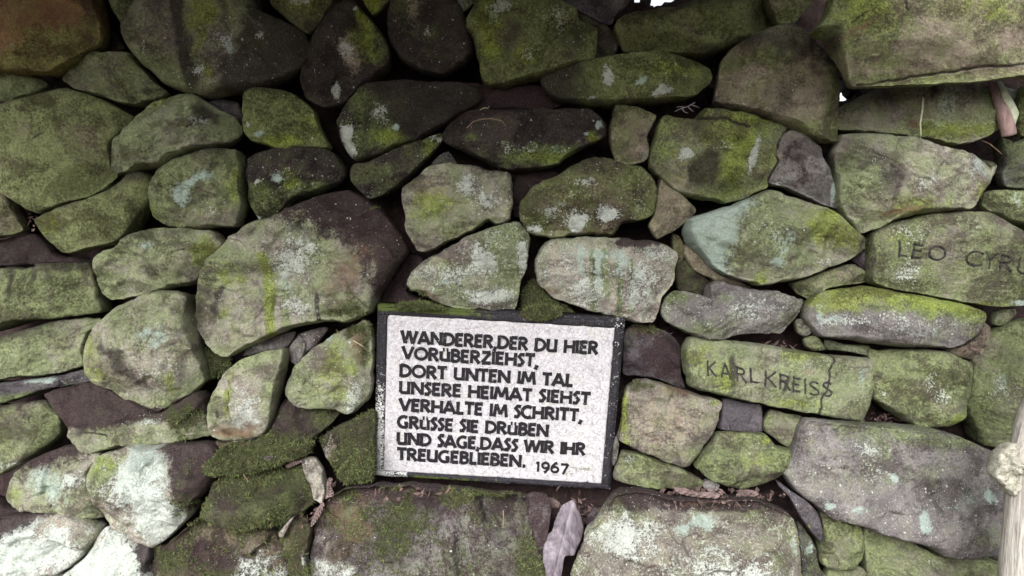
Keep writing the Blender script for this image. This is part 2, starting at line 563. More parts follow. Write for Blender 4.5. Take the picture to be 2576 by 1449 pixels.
# ------------------------------------------------------------------ letter skeletons (cap height 1, y up): width, strokes
def arc(cx, cy, rx, ry, a0, a1, n=12):
    return [(cx + rx * math.cos(math.radians(a)), cy + ry * math.sin(math.radians(a))) for a in np.linspace(a0, a1, n)]
GL = {
 'A': (.86, [[(.06, 0), (.40, 1)], [(.40, 1), (.80, 0)], [(.19, .30), (.66, .30)]]),
 'B': (.66, [[(.12, 0), (.12, 1)], [(.12, .93)] + arc(.28, .74, .24, .19, 90, -90, 9) + [(.12, .55)], [(.12, .53)] + arc(.30, .29, .27, .24, 90, -90, 9) + [(.12, .06)]]),
 'C': (.72, [arc(.44, .5, .37, .45, 52, 308, 16)]),
 'D': (.82, [[(.12, 0), (.12, 1)], [(.12, .92)] + arc(.30, .5, .42, .42, 90, -90, 13) + [(.12, .08)]]),
 'E': (.60, [[(.12, 0), (.12, 1)], [(.12, .92), (.54, .92)], [(.12, .52), (.48, .52)], [(.12, .08), (.54, .08)]]),
 'G': (.80, [arc(.44, .5, .37, .44, 55, 300, 16), [(.48, .42), (.72, .42)], [(.64, .45), (.64, .06)]]),
 'H': (.82, [[(.12, 0), (.12, 1)], [(.70, 0), (.70, 1)], [(.12, .50), (.70, .50)]]),
 'I': (.26, [[(.13, 0), (.13, 1)]]),
 'K': (.72, [[(.12, 0), (.12, 1)], [(.62, 1), (.16, .48)], [(.22, .54), (.66, 0)]]),
 'L': (.54, [[(.12, 0), (.12, 1)], [(.12, .08), (.50, .08)]]),
 'M': (.98, [[(.08, 0), (.20, 1)], [(.20, 1), (.50, .22)], [(.50, .22), (.78, 1)], [(.78, 1), (.90, 0)]]),
 'N': (.86, [[(.12, 0), (.12, 1)], [(.12, .95), (.74, .05)], [(.74, 0), (.74, 1)]]),
 'O': (.94, [arc(.47, .5, .38, .42, 90, 450, 24)]),
 'R': (.72, [[(.12, 0), (.12, 1)], [(.12, .92)] + arc(.30, .72, .26, .21, 90, -90, 9) + [(.12, .51)], [(.30, .50), (.64, 0)]]),
 'S': (.50, [[(.46, .90), (.24, .93), (.12, .74), (.40, .34), (.26, .07), (.04, .08)]]),
 'T': (.66, [[(.33, 0), (.33, 1)], [(.02, .92), (.64, .92)]]),
 'U': (.78, [[(.12, 1), (.12, .22), (.22, .10), (.42, .09), (.66, .12)], [(.64, 0), (.64, 1)]]),
 'Y': (.72, [[(.06, 1), (.36, .50)], [(.66, 1), (.36, .50)], [(.36, .52), (.36, 0)]]),
 'Ü': (.74, [[(.12, .78), (.12, .20), (.22, .10), (.40, .09), (.62, .12)], [(.60, 0), (.60, .78)], [(.22, .93), (.34, .93)], [(.46, .93), (.58, .93)]]),
 'V': (.80, [[(.06, 1), (.40, .02)], [(.74, 1), (.40, .02)]]),
 'W': (1.16, [[(.06, 1), (.30, .02)], [(.30, .02), (.56, .98)], [(.56, .98), (.82, .02)], [(.82, .02), (1.10, 1)]]),
 'Z': (.70, [[(.08, .92), (.62, .92)], [(.60, .90), (.10, .10)], [(.08, .08), (.66, .08)]]),
 ',': (.26, [[(.17, .12), (.06, -.22)]]),
 '.': (.30, [[(.06, .10), (.24, .10)]]),
 '1': (.40, [[(.22, 0), (.22, 1)], [(.22, .96), (.08, .82)]]),
 '9': (.70, [arc(.34, .66, .24, .28, 0, 360, 18), [(.58, .70), (.56, .35), (.40, .02), (.28, -.10)]]),
 '6': (.70, [arc(.34, .30, .25, .28, 0, 360, 18), [(.09, .32), (.14, .62), (.34, .94), (.50, 1.0)]]),
 '7': (.66, [[(.06, .90), (.58, .90)], [(.58, .92), (.26, -.12)]]),
 ' ': (.40, []),
 'u': (.74, [[(.12, 1), (.12, .34)] + arc(.36, .32, .24, .27, 180, 360, 9) + [(.60, 1)]]),
 's': (.60, [arc(.30, .74, .20, .20, 40, 200, 8) + [(.30, .52)] + arc(.30, .26, .22, .22, 60, -140, 9)]),
 'o': (.94, [arc(.47, .5, .40, .46, 90, 450, 24)]),
}

def cut_letter(chr_, x0, top, x1, bot, slope):
    """strokes of a carved letter standing between (x0, top) and (x1, bot) in the photo"""
    w, st = GL[chr_]
    out = []
    xs = [p[0] for s in st for p in s]
    lo, hi = min(xs), max(xs)
    if hi - lo < .05: lo, hi = lo - .1, hi + .1
    for s in st:
        q = []
        for a, b in s:
            u = x0 + (a - lo) / (hi - lo) * (x1 - x0)
            h = (bot - top)
            q.append((u, bot - b * h + slope * (u - (x0 + x1) / 2)))
        q2 = [q[0]]
        for p, r in zip(q[:-1], q[1:]):
            q2.append(r)
        out.append(q2)
    return out

# ------------------------------------------------------------------ the wall, stone by stone (outlines in photo units, about 1 mm each)
# top course
stone("big rounded orange-brown boulder in the upper left corner of the wall",
      "-150,-120 120,-140 225,-50 252,30 257,70 246,108 208,133 160,160 122,181 60,180 0,177 -120,170 -200,60",
      -45, 60, .85, 'o', 'm.28', [('m', 180, 120, 110, 50, .85, 20), ('m', 40, 150, 120, 26, .6), ('r', 60, 20, 110, 60, .45), ('d', 235, 40, 25, 90, .5), ('b', 20, 120, 70, 30, .35)], rough=.6, facets=1, name='boulder')
stone("tiny dark stone deep in the gap right of the orange-brown boulder",
      "262,126 266,80 282,72 300,95 316,124 290,130", 55, 14, .6, 'b', 'm.3 d.2', name='pinning_stone')
stone("small olive stone squeezed onto the upper left shoulder of the big lichen-streaked top stone",
      "274,-60 342,-70 349,8 328,38 307,60 290,37 279,0", -8, 34, .6, 'g', 'm.72', rough=.7)
stone("big lichen-streaked stone at the top with a blackened right flank",
      "352,-40 349,8 328,40 312,72 330,125 365,168 400,195 416,216 460,230 514,241 545,233 600,233 660,222 720,195 762,160 780,110 765,80 720,60 690,46 655,22 660,-30 600,-100 430,-110",
      -15, 88, .75, 'g', 'm.45 b.1 s.1', [('d', 'H', 668, 150, 10, 22, .95), ('d', 'H', 560, 232, -28, 14, .8), ('y', 540, 60, 30, 75, .75, -20), ('w', 590, 120, 32, 26, .55), ('t', 600, 135, 22, 18, .6), ('b', 385, 130, 30, 45, .7, 30), ('w', 390, 145, 22, 26, .35),
                     ('d', 'L', '478,20 486,110 496,210', 22, .75), ('d', 'L', '590,30 600,110', 14, .5), ('y', 672, 115, 17, 20, .95, 40), ('w', 674, 108, 12, 14, .6), ('s', 560, 120, 120, 90, .35), ('y', 545, 190, 16, 14, .85), ('w', 520, 188, 26, 16, .6), ('m', 440, 200, 70, 40, .75), ('b', 440, 60, 80, 50, .35)], facets=4)
stone("stone at the top edge with a pale yellow-green crust, between two dark stones",
      "690,-60 684,14 712,40 746,70 775,85 798,70 818,45 842,10 850,-50", -5, 40, .6, 'b', 'm.4', [('y', 775, 10, 40, 26, .75), ('w', 770, 8, 34, 20, .5), ('m', 705, 20, 25, 24, .7), ('d', 775, 70, 34, 18, .6)])
stone("dark brown upright stone with a yellowish lichen band down its right half",
      "800,75 850,20 890,6 925,42 965,85 986,130 979,168 932,207 902,232 866,264 820,272 775,254 757,205 766,140",
      5, 62, .7, 'd', 'm.12 s.06 d.25', [('y', 925, 85, 18, 65, .9, 12), ('b', 890, 150, 26, 40, .85), ('y', 905, 130, 26, 34, .55), ('w', 885, 150, 18, 34, .5), ('b', 895, 190, 22, 30, .5), ('w', 850, 235, 10, 24, .6), ('w', 905, 40, 7, 7, .8), ('m', 955, 130, 28, 40, .6)])
stone("little bright green wedge stone at the top edge above a dark round stone",
      "905,-40 910,0 925,24 937,39 954,32 974,14 988,-5 990,-40", -5, 24, .5, 'b', 'm.5', [('y', 940, 15, 26, 24, 1.0)])
stone("dark round stone at the top with brownish lichen smear, left of a green block",
      "990,-30 976,40 974,75 985,110 1010,150 1060,180 1112,189 1152,171 1190,138 1183,70 1168,35 1148,0 1140,-50 1020,-50",
      0, 60, .75, 'd', 'm.1 s.08 d.3', [('b', 1045, 30, 26, 50, .6, 10), ('m', 1030, 40, 40, 50, .5), ('w', 1040, 25, 18, 26, .35), ('w', 1080, 95, 12, 14, .45), ('m', 1075, 95, 26, 20, .5)])
stone("small grey-green tip of a stone hanging from the top edge beside the big green block",
      "1140,-40 1148,4 1166,30 1187,14 1212,-8 1212,-50", -5, 20, .6, 'g', 'm.35 w.3 d.2')
stone("dark block half hidden behind the right end of the big green top block",
      "1440,40 1500,60 1535,80 1556,112 1547,142 1500,158 1440,160", 30, 40, .5, 'd', 'm.25 d.3')
stone("big olive-green block at the top with two bright yellow lichen patches on its left side",
      "1210,-50 1190,18 1175,45 1171,72 1186,100 1196,128 1206,166 1214,203 1262,218 1300,207 1360,193 1440,166 1492,150 1502,110 1500,75 1456,60 1452,36 1415,12 1370,-8 1300,-55",
      -18, 74, .6, 'b', 'm.62 s.1', [('y', 1230, 70, 30, 70, .75), ('y', 1240, 138, 26, 18, 1.0), ('w', 1265, 40, 36, 22, .6), ('t', 1240, 50, 20, 24, .5), ('b', 1400, 55, 50, 40, .55), ('w', 1395, 60, 40, 34, .35), ('y', 1325, 155, 26, 20, .8), ('w', 1330, 150, 18, 16, .4), ('d', 1290, 110, 26, 46, .5), ('d', 1445, 120, 40, 34, .55), ('s', 1390, 150, 70, 30, .4), ('d', 1200, 30, 18, 30, .4)], facets=3)
stone("smooth dark grey slab at the top edge left of the bright chink of sky",
      "1400,-60 1410,0 1460,33 1525,61 1543,57 1551,37 1578,14 1586,-8 1578,-60", 15, 30, .35, 's', 'm.1 d.15', rough=.5)
stone("long dark green lintel stone under the bright chink of sky at the top",
      "1545,62 1556,42 1586,30 1650,26 1690,24 1730,8 1800,-8 1900,-12 1930,15 1950,48 1956,63 1900,93 1862,112 1810,131 1770,143 1700,135 1640,133 1575,128 1558,105 1546,85",
      10, 58, .7, 'b', 'm.55 d.2', [('d', 'H', 1740, 28, 95, 16, .7), ('t', 1600, 24, 40, 10, .7), ('w', 1600, 22, 40, 9, .55), ('d', 1800, 138, 60, 12, .7), ('m', 1850, 75, 80, 34, .8)])  # pale teal and white strip on the top edge paints the skylight there
stone("small tan and green stone at the top edge, left of the huge overhanging slab",
      "1918,-50 1924,0 1935,28 1952,56 1975,63 2000,58 2022,32 2050,0 2052,-50", -30, 36, .6, 't', 'm.5', [('b', 1965, 20, 34, 24, .75), ('d', 1975, 34, 16, 14, .5), ('m', 1985, 52, 40, 14, .85)])
stone("oblong olive stone with white flecks at its right end, under the dark lintel",
      "1359,181 1420,168 1477,156 1530,146 1574,139 1651,134 1700,138 1755,149 1787,167 1794,187 1787,210 1748,241 1695,251 1651,260 1580,264 1512,267 1415,258 1373,230 1356,208",
      -12, 66, .85, 'b', 'm.75 s.05', [('d', 'H', 1480, 200, 180, 26, .75), ('w', 1522, 205, 14, 24, .75), ('b', 1524, 210, 16, 24, .7), ('t', 1600, 213, 20, 9, .75, 15), ('w', 1655, 240, 30, 10, .85, 12), ('b', 1650, 244, 34, 12, .6), ('w', 1660, 228, 14, 5, .7, 20), ('y', 1680, 180, 80, 24, .5), ('d', 1640, 262, 130, 8, .6), ('w', 1480, 256, 20, 4, .7)], rough=.5, facets=2)
stone("big upright grey-brown stone with dark pointed top, left of the huge corner slab",
      "1959,62 1987,60 2018,80 2046,108 2070,139 2098,170 2108,222 2109,278 2110,330 2110,354 2084,359 2043,347 2001,323 1938,305 1890,291 1841,278 1796,257 1800,222 1810,174 1824,139 1848,118 1890,92",
      -25, 66, .42, 't', 'm.30 d.12', [('m', 1900, 160, 100, 20, .75, 8), ('d', 'H', 1930, 150, 72, 14, .55), ('b', 1860, 200, 60, 50, .55), ('d', 2000, 230, 90, 60, .42), ('m', 2085, 250, 28, 90, .65), ('m', 1990, 110, 60, 30, .5), ('m', 2060, 335, 60, 24, .7), ('s', 1900, 240, 80, 40, .08)], facets=2, plane=((1930, 158, 0, -.55, .95),), tilt=(0, .05))
stone("huge overhanging sandstone slab filling the upper right corner",
      "2098,-60 2074,35 2046,70 2039,82 2064,85 2081,105 2095,132 2119,167 2136,201 2150,217 2216,217 2320,213 2460,206 2580,191 2750,180 2760,-100 2400,-140 2150,-120",
      -150, 70, .35, 't', 'm.35 b.45', [('y', 2150, 45, 80, 50, .6), ('m', 2110, 60, 100, 70, .9), ('y', 2430, 40, 120, 40, .45), ('m', 2380, 60, 160, 50, .5), ('b', 2430, 130, 190, 50, .85), ('b', 2250, 150, 140, 40, .6), ('m', 2300, 205, 250, 18, .8), ('r', 2140, 90, 60, 14, .5, 30), ('d', 2090, 110, 16, 50, .6), ('r', 2230, 20, 8, 40, .5), ('d', 2180, 195, 40, 14, .4), ('m', 2560, 20, 90, 60, .3)],
      cracks=(("2170,207 2260,196 2340,184 2440,172 2580,158 2700,145", 6, 7), ("2247,0 2240,30 2250,50", 5, 4), ("2120,75 2150,52", 5, 4)), facets=1, rough=.5, name='capstone', back=120, tilt=(0, .10))
stone("long speckled slab with a thin pale root down its face, under the corner slab",
      "2109,280 2112,267 2160,243 2215,220 2300,212 2380,212 2480,216 2505,245 2519,295 2515,323 2487,341 2442,360 2390,362 2317,351 2216,340 2130,326 2109,319",
      -5, 50, .5, 'g', 'm.45 d.2', [('d', 2210, 260, 70, 40, .4), ('b', 2190, 290, 70, 40, .4), ('t', 2360, 260, 50, 50, .42), ('y', 2400, 330, 100, 22, .7), ('s', 2440, 320, 50, 24, .4), ('m', 2330, 335, 100, 16, .8), ('p', 2318, 232, 16, 30, .8), ('m', 2480, 270, 30, 50, .8), ('r', 2290, 315, 16, 10, .6)], facets=2)
stone("pale teal crusted stone corner behind the bent dead stick",
      "2508,216 2545,226 2580,222 2585,250 2550,262 2520,258", 30, 18, .5, 'g', 't.9 m.3', name='pinning_stone')
stone("dark green stone cut by the right edge beside the bent dead stick",
      "2556,232 2580,214 2650,210 2660,340 2576,344 2560,335 2549,300", 12, 30, .6, 'b', 'm.8')
stone("large pale grey-green stone pointing right, below the rooted slab",
      "2112,337 2126,335 2216,341 2279,348 2320,362 2425,383 2512,404 2519,420 2494,455 2466,486 2440,525 2400,531 2360,536 2318,541 2250,556 2180,587 2160,589 2140,560 2112,517 2100,440 2095,390 2105,355",
      -25, 66, .5, 'l', 'm.40 t.1 w.1', [('d', 2212, 455, 30, 48, .7, 10), ('d', 2190, 370, 36, 26, .45), ('d', 2360, 410, 40, 18, .4), ('t', 2460, 420, 50, 26, .6), ('w', 2460, 415, 46, 24, .45), ('y', 2460, 480, 26, 22, .85, 60), ('y', 2280, 520, 100, 30, .6), ('m', 2140, 470, 40, 90, .85), ('w', 2300, 465, 30, 22, .5), ('r', 2245, 535, 50, 10, .6, 12), ('d', 'H', 2370, 376, 105, 8, .35)], facets=2, plane=((2400, 392, 0, -.5, .8),))
stone("small reddish-purple stone with a concave left side, wedged between two big green stones",
      "1987,326 1963,337 1949,368 1945,392 1952,410 1931,451 1935,462 1990,479 2036,500 2077,517 2112,526 2110,500 2098,462 2080,423 2063,396 2063,371 2032,347",
      -12, 36, .25, 'p', 'm.08 d.2 b.1', [('b', 1950, 400, 14, 70, .6), ('p', 1990, 385, 40, 34, .52), ('p', 2010, 450, 40, 24, .5), ('d', 2070, 470, 24, 40, .45), ('w', 1960, 462, 24, 8, .5), ('t', 2098, 480, 8, 40, .7)], rough=.7, facets=2, plane=((2055, 440, .55, .1, .9),))
stone("square yellow-green stone with a black blotch and a broken lip along its top",
      "1632,395 1636,365 1650,320 1668,296 1700,297 1745,303 1761,281 1800,278 1869,292 1969,323 1961,345 1946,370 1942,400 1948,412 1929,455 1930,475 1900,487 1880,498 1850,506 1815,509 1760,500 1700,485 1660,450 1634,425",
      -15, 72, .45, 'g', 'm.55 y.35', [('d', 1770, 430, 40, 58, .85, 10), ('d', 1740, 450, 24, 34, .7), ('w', 1710, 395, 22, 18, .8), ('b', 1710, 460, 50, 24, .8), ('w', 1880, 400, 12, 46, .8, -12), ('b', 1700, 350, 30, 50, .5), ('y', 1840, 380, 60, 70, .7), ('m', 1940, 380, 20, 70, .6), ('y', 1870, 310, 70, 14, .7), ('w', 1800, 380, 40, 14, .35)],
      cracks=(("1747,306 1775,313 1805,311 1830,324 1862,332", 7, 9),), facets=2, plane=((1925, 400, .7, 0, .9),))
stone("small tan upright stone with a purplish lower half, right of the long dark stone",
      "1546,267 1599,274 1647,292 1640,319 1627,351 1634,375 1630,399 1609,413 1581,416 1554,410 1540,385 1532,354 1532,312 1540,285",
      -5, 42, .4, 't', 'm.35 b.2', [('b', 1600, 395, 34, 28, .6), ('p', 1600, 340, 30, 60, .35), ('d', 1545, 300, 10, 14, .6), ('m', 1560, 320, 30, 50, .55), ('w', 1610, 395, 20, 14, .35)], facets=3)
stone("long dark brown stone in the middle with a green lower edge",
      "1114,323 1151,288 1200,276 1340,278 1460,274 1498,285 1523,312 1523,345 1477,368 1422,399 1408,413 1359,425 1286,432 1234,414 1182,389 1130,368 1112,350",
      -10, 70, .8, 'd', 'm.14 d.2 s.08', [('m', 1330, 400, 120, 26, .95, 6), ('y', 1370, 400, 60, 16, .6), ('t', 1390, 385, 30, 18, .5), ('w', 1290, 385, 60, 16, .35), ('y', 1490, 350, 22, 14, .8), ('t', 1505, 322, 8, 12, .8), ('t', 1472, 345, 8, 6, .8), ('m', 1180, 355, 20, 10, .6), ('p', 1200, 290, 70, 18, .7), ('b', 1210, 320, 60, 30, .25), ('s', 1330, 330, 90, 50, .12)], facets=3)
stone("dark stone whose left corner is sharply bounded pale green lichen, below the dark upright stones",
      "852,299 873,264 915,222 963,208 1026,208 1130,212 1205,226 1215,255 1165,288 1095,326 1040,358 991,375 956,392 897,404 873,385 856,354 849,319",
      0, 68, .65, 'd', 'm.16 d.25 s.05', [('m', 905, 250, 50, 40, .62), ('m', 950, 340, 100, 60, .9, 25), ('b', 960, 305, 30, 30, .6), ('w', 965, 300, 26, 26, .5), ('w', 880, 355, 18, 34, .85), ('w', 886, 385, 18, 14, .95), ('y', 990, 350, 46, 18, .7), ('d', 935, 320, 7, 40, .7, -14), ('d', 965, 320, 16, 20, .6), ('d', 'H', 990, 300, 35, 12, .9), ('t', 1002, 330, 12, 10, .7), ('s', 900, 330, 50, 50, .5)], facets=2)
stone("slender leaning stone with a pale green tip, under the sharply bounded lichen stone",
      "1117,336 1117,349 1095,379 1068,407 1033,445 998,477 956,497 925,501 887,463 880,437 894,414 932,407 984,383 1026,362 1068,348 1102,334",
      2, 40, .6, 'd', 'm.22 d.2 s.08', [('m', 1095, 350, 26, 20, .95), ('w', 1098, 350, 20, 14, .55), ('y', 1080, 375, 18, 24, .6), ('m', 960, 450, 60, 34, .5), ('s', 935, 480, 26, 12, .5)])
# left side
stone("grey-olive lozenge stone under the orange-brown boulder",
      "154,187 167,163 194,140 243,135 337,139 351,156 375,184 399,208 422,229 417,240 392,257 354,267 306,261 250,243 194,227 160,205",
      -10, 48, .45, 'g', 'm.5 d.12', [('b', 330, 210, 60, 26, .35), ('m', 200, 150, 50, 20, .8), ('d', 390, 235, 20, 10, .6), ('d', 230, 190, 60, 24, .3)], facets=2)
stone("thin green sliver under the right belly of the orange-brown boulder",
      "128,181 160,161 190,141 192,149 163,176 150,192 138,196", 10, 14, .6, 'g', 'm.9', name='pinning_stone')
stone("small green stone at the left edge between the boulder and the large sandy stone",
      "-60,172 0,181 52,184 104,194 122,215 104,230 69,244 28,261 0,252 -60,240", 5, 38, .6, 'g', 'm.78', [('d', 'H', 70, 200, 45, 12, .6)])
stone("large sandy green stone with a flat face on the left, the biggest at that edge",
      "-70,290 0,272 52,257 139,230 187,226 243,243 295,267 334,292 331,312 302,335 281,365 278,415 288,440 265,465 215,497 160,513 104,536 70,530 38,505 -20,470 -80,400",
      -12, 56, .45, 't', 'm.62', [('b', 240, 320, 70, 46, .7), ('b', 120, 290, 60, 30, .35), ('m', 130, 440, 120, 70, .85), ('d', 120, 350, 26, 5, .7, 20), ('m', 290, 380, 20, 60, .8)], facets=2, rough=.7)
stone("grey-brown stone corner at the left edge beneath the large sandy stone",
      "-60,440 0,447 22,470 35,500 45,540 57,577 35,592 0,601 -60,600", 10, 36, .4, 't', 'm.35 d.15')
stone("pale green ridged stone leaning to the left, right of the large sandy stone",
      "288,437 277,396 295,361 347,306 392,264 462,240 503,240 521,257 555,278 590,295 605,319 600,342 555,368 486,385 444,399 410,417 375,423 340,428 306,437",
      -20, 66, .55, 'l', 'm.62', [('y', 420, 270, 60, 26, .5, 20), ('b', 330, 420, 50, 12, .7, 8), ('b', 380, 360, 50, 24, .45), ('d', 535, 300, 40, 22, .65, -35), ('w', 515, 315, 24, 12, .5), ('m', 560, 330, 40, 24, .85), ('d', 470, 350, 70, 20, .35, 35), ('d', 400, 300, 60, 8, .45, 28)], facets=3, rough=1.3, cracks=(("490,330 520,310 545,300", 6, 6),))
stone("small purple-grey chip in the shade above the pale ridged stone",
      "520,258 550,249 600,258 614,300 600,318 560,282", 28, 20, .5, 's', 'm.1 d.4', name='pinning_stone')
stone("smooth green stone with an upcurled left end and a dark top, below the ridged stone",
      "100,577 94,556 140,531 208,508 278,482 315,455 335,432 355,426 382,440 386,470 378,500 361,538 340,572 312,601 270,619 225,626 180,638 152,634 122,607",
      -5, 52, .6, 't', 'm.66', [('b', 270, 555, 70, 26, .4), ('y', 130, 560, 34, 30, .55), ('d', 'H', 200, 522, 110, 9, .6), ('m', 360, 460, 26, 34, .8)], facets=2, rough=.7)
stone("blocky stone splashed with teal lichen, left of the speckled dark-topped block",
      "386,503 389,451 414,420 451,400 503,386 580,373 610,384 618,434 617,500 618,518 604,553 590,571 521,575 469,577 417,566 386,542",
      -22, 66, .5, 'g', 'm.6 s.12', [('d', 'H', 520, 412, 95, 16, .55), ('t', 475, 490, 26, 26, .8), ('t', 500, 465, 40, 12, .7, 20), ('t', 540, 450, 24, 12, .6), ('b', 560, 535, 50, 20, .8, 20), ('w', 555, 540, 34, 10, .4), ('p', 460, 545, 26, 20, .4), ('d', 510, 510, 70, 12, .5, 25), ('y', 600, 460, 16, 60, .6), ('y', 400, 530, 24, 30, .5)], facets=3, rough=1.2)
stone("dark-topped block dotted with pale green lichen, right of the teal-splashed block",
      "626,400 622,440 632,475 625,503 640,535 655,557 680,559 705,546 729,517 765,500 820,478 858,458 872,430 860,400 832,380 760,372 680,380",
      -8, 58, .5, 'd', 'm.30 s.3 d.2', [('m', 670, 510, 46, 40, .85), ('t', 715, 455, 14, 12, .8), ('y', 745, 460, 24, 26, .75), ('w', 740, 455, 18, 20, .35), ('m', 780, 480, 50, 22, .7), ('b', 680, 525, 14, 24, .6), ('w', 665, 465, 10, 8, .7), ('d', 'H', 740, 410, 85, 14, .75), ('t', 650, 550, 16, 10, .6)], facets=3)
stone("rounded olive-green stone alone against dark earth in the upper left",
      "615,264 621,236 635,222 694,226 746,240 792,274 802,302 816,337 830,361 828,375 764,378 719,379 667,365 632,354 615,330 613,295",
      -18, 54, .55, 'b', 'm.72 s.08', [('y', 720, 360, 40, 14, 1.0), ('t', 665, 340, 20, 8, .7), ('w', 630, 318, 8, 8, .7), ('d', 'H', 700, 238, 90, 10, .55), ('y', 790, 320, 26, 40, .45), ('s', 690, 290, 30, 20, .3)], facets=3)
stone("long pale green stone with a bright green right shoulder, lying above the grey plump stone",
      "250,687 247,666 257,645 306,617 347,590 399,572 469,574 538,579 562,600 574,617 545,655 524,687 510,711 451,722 382,739 330,746 278,757 257,742 250,715",
      -28, 70, .55, 'l', 'm.55', [('y', 535, 630, 30, 40, .75), ('d', 410, 680, 36, 26, .5), ('d', 490, 680, 30, 26, .4), ('t', 400, 622, 34, 10, .55), ('d', 400, 592, 90, 12, .4), ('b', 290, 745, 50, 14, .6), ('w', 320, 730, 30, 12, .4), ('d', 270, 680, 10, 20, .3), ('m', 300, 640, 50, 24, .75)], facets=3, rough=1.1)
stone("dark earthy stone deep under the smooth upcurled stone at the left edge",
      "-60,605 0,604 56,592 95,590 152,642 226,650 215,664 110,668 0,674 -60,674", 35, 24, .6, 'd', 'd.5 p.5')
stone("square-cut green block with dark drip marks at the left edge",
      "-70,672 0,674 104,672 111,662 208,659 230,657 240,694 257,760 257,781 243,789 174,799 69,809 0,829 -70,840",
      -10, 52, .35, 'g', 'm.62 k.6', [('d', 50, 720, 9, 50, .75), ('d', 110, 690, 9, 34, .6), ('d', 10, 730, 12, 60, .5), ('b', 180, 690, 26, 18, .6), ('b', 180, 780, 40, 14, .55), ('d', 'H', 100, 690, 90, 12, .6)], facets=1)
stone("pale olive slab at the left edge beneath the square-cut drip-marked block",
      "-70,880 0,850 35,834 80,824 130,806 180,801 240,799 256,812 232,834 216,862 215,890 222,917 180,933 100,946 0,957 -70,957",
      0, 46, .4, 'l', 'm.62', [('d', 'H', 60, 850, 110, 12, .7), ('b', 130, 890, 60, 30, .4), ('d', 190, 830, 50, 14, .4)], facets=2)
stone("thin dark slab with teal lichen spots at the left edge, under the pale olive slab",
      "-60,962 0,959 100,948 180,936 224,923 246,936 250,956 200,966 120,983 60,1001 0,1019 -60,1022",
      5, 34, .6, 's', 'm.15 d.25', [('t', 120, 955, 50, 10, .65), ('s', 150, 955, 100, 20, .5), ('m', 60, 1000, 80, 14, .85)])
stone("big plump grey-green stone with a blackish diagonal band, left of the largest boulder",
      "210,874 222,843 264,805 319,760 382,736 434,729 480,745 487,798 494,836 500,888 514,951 513,961 486,992 434,1023 410,1035 378,1030 330,1009 292,982 250,957 222,914 212,888",
      -42, 92, .65, 'l', 'm.42', [('d', 300, 880, 55, 24, .75, -35), ('d', 350, 930, 50, 22, .65, -40), ('d', 'H', 470, 790, 20, 14, .5), ('t', 420, 840, 50, 30, .55), ('s', 430, 850, 70, 60, .5), ('y', 240, 880, 30, 50, .6), ('y', 270, 940, 40, 24, .6), ('m', 330, 790, 70, 30, .6), ('d', 310, 820, 70, 10, .4, 25), ('y', 455, 960, 10, 40, .7), ('b', 400, 930, 60, 40, .5), ('w', 430, 920, 60, 40, .35), ('m', 330, 895, 12, 12, .8), ('s', 400, 960, 80, 40, .2)], facets=3, rough=1.1)
stone("dark mossy stone tucked behind between the plump stone and the upright pale stone",
      "496,848 530,880 580,900 574,936 521,958 506,944", 30, 24, .6, 'd', 'f.85 m.5')
stone("largest boulder left of the plaque, dark on top and whitened by lichen below",
      "488,798 496,760 514,708 541,655 590,600 642,562 695,550 730,530 800,498 860,480 905,490 950,520 990,560 1025,610 1028,635 1000,680 965,730 945,775 935,790 880,810 833,808 780,820 730,830 695,845 650,865 610,885 575,896 545,886 515,860 495,830",
      -40, 110, .5, 'l', 'm.42 s.14', [('p', 'H', 800, 575, 62, 26, .8), ('d', 'H', 745, 570, 75, 22, .55), ('p', 'H', 915, 640, 20, 22, .85), ('w', 760, 650, 60, 60, .66), ('s', 770, 680, 80, 120, .75), ('t', 735, 690, 40, 60, .45), ('r', 890, 700, 46, 80, .58, -15), ('f', 900, 740, 30, 40, .45), ('b', 860, 650, 40, 60, .5), ('y', 'L', '690,650 697,720 700,840', 13, 1.0), ('m', 'L', '735,720 740,820', 10, 1.0), ('d', 'L', '815,740 816,800', 6, .8), ('d', 565, 745, 26, 14, .85, 45), ('w', 570, 752, 16, 10, .5, 40), ('d', 545, 775, 16, 22, .6), ('y', 570, 785, 34, 16, .6, 30), ('w', 770, 770, 60, 30, .45), ('m', 870, 790, 60, 30, .8), ('f', 880, 785, 44, 16, .6), ('b', 580, 850, 60, 30, .5), ('d', 815, 760, 6, 34, .55), ('m', 580, 660, 50, 50, .7), ('y', 600, 700, 50, 40, .5), ('d', 660, 590, 30, 20, .5), ('w', 545, 860, 40, 16, .3)],
      facets=1, plane=((800, 590, 0, -.55, .98), (930, 660, .85, .05, .9), (560, 720, -.45, 0, 1.0)), rough=1.15, name='boulder', corner=None)
# centre
stone("blocky yellowish-grey stone in the centre with white flecks along its right side",
      "1015,479 1043,451 1081,420 1130,412 1175,417 1234,430 1283,437 1290,458 1290,503 1286,534 1283,555 1248,566 1227,558 1186,583 1130,610 1081,632 1050,632 1036,610 1019,579 1022,545 1014,513",
      -28, 70, .4, 'l', 'm.38 b.3', [('d', 'H', 1180, 440, 65, 20, .6), ('y', 1090, 520, 50, 40, .7), ('b', 1090, 480, 40, 30, .7), ('y', 1040, 460, 40, 20, .45), ('w', 1180, 470, 26, 40, .6, 40), ('s', 1230, 500, 60, 60, .8), ('w', 1235, 510, 30, 24, .55), ('b', 1150, 590, 70, 20, .65), ('d', 1060, 450, 20, 12, .6), ('m', 1160, 560, 60, 30, .5), ('d', 1060, 610, 14, 30, .3)], facets=3, plane=((1120, 600, -.1, .5, .95),))
stone("dark twiggy stub standing on the blocky yellowish-grey centre stone",
      "1080,424 1092,404 1110,388 1130,380 1142,396 1150,416 1120,424", 15, 22, .5, 's', 'd.4 w.3 m.3', name='pinning_stone')
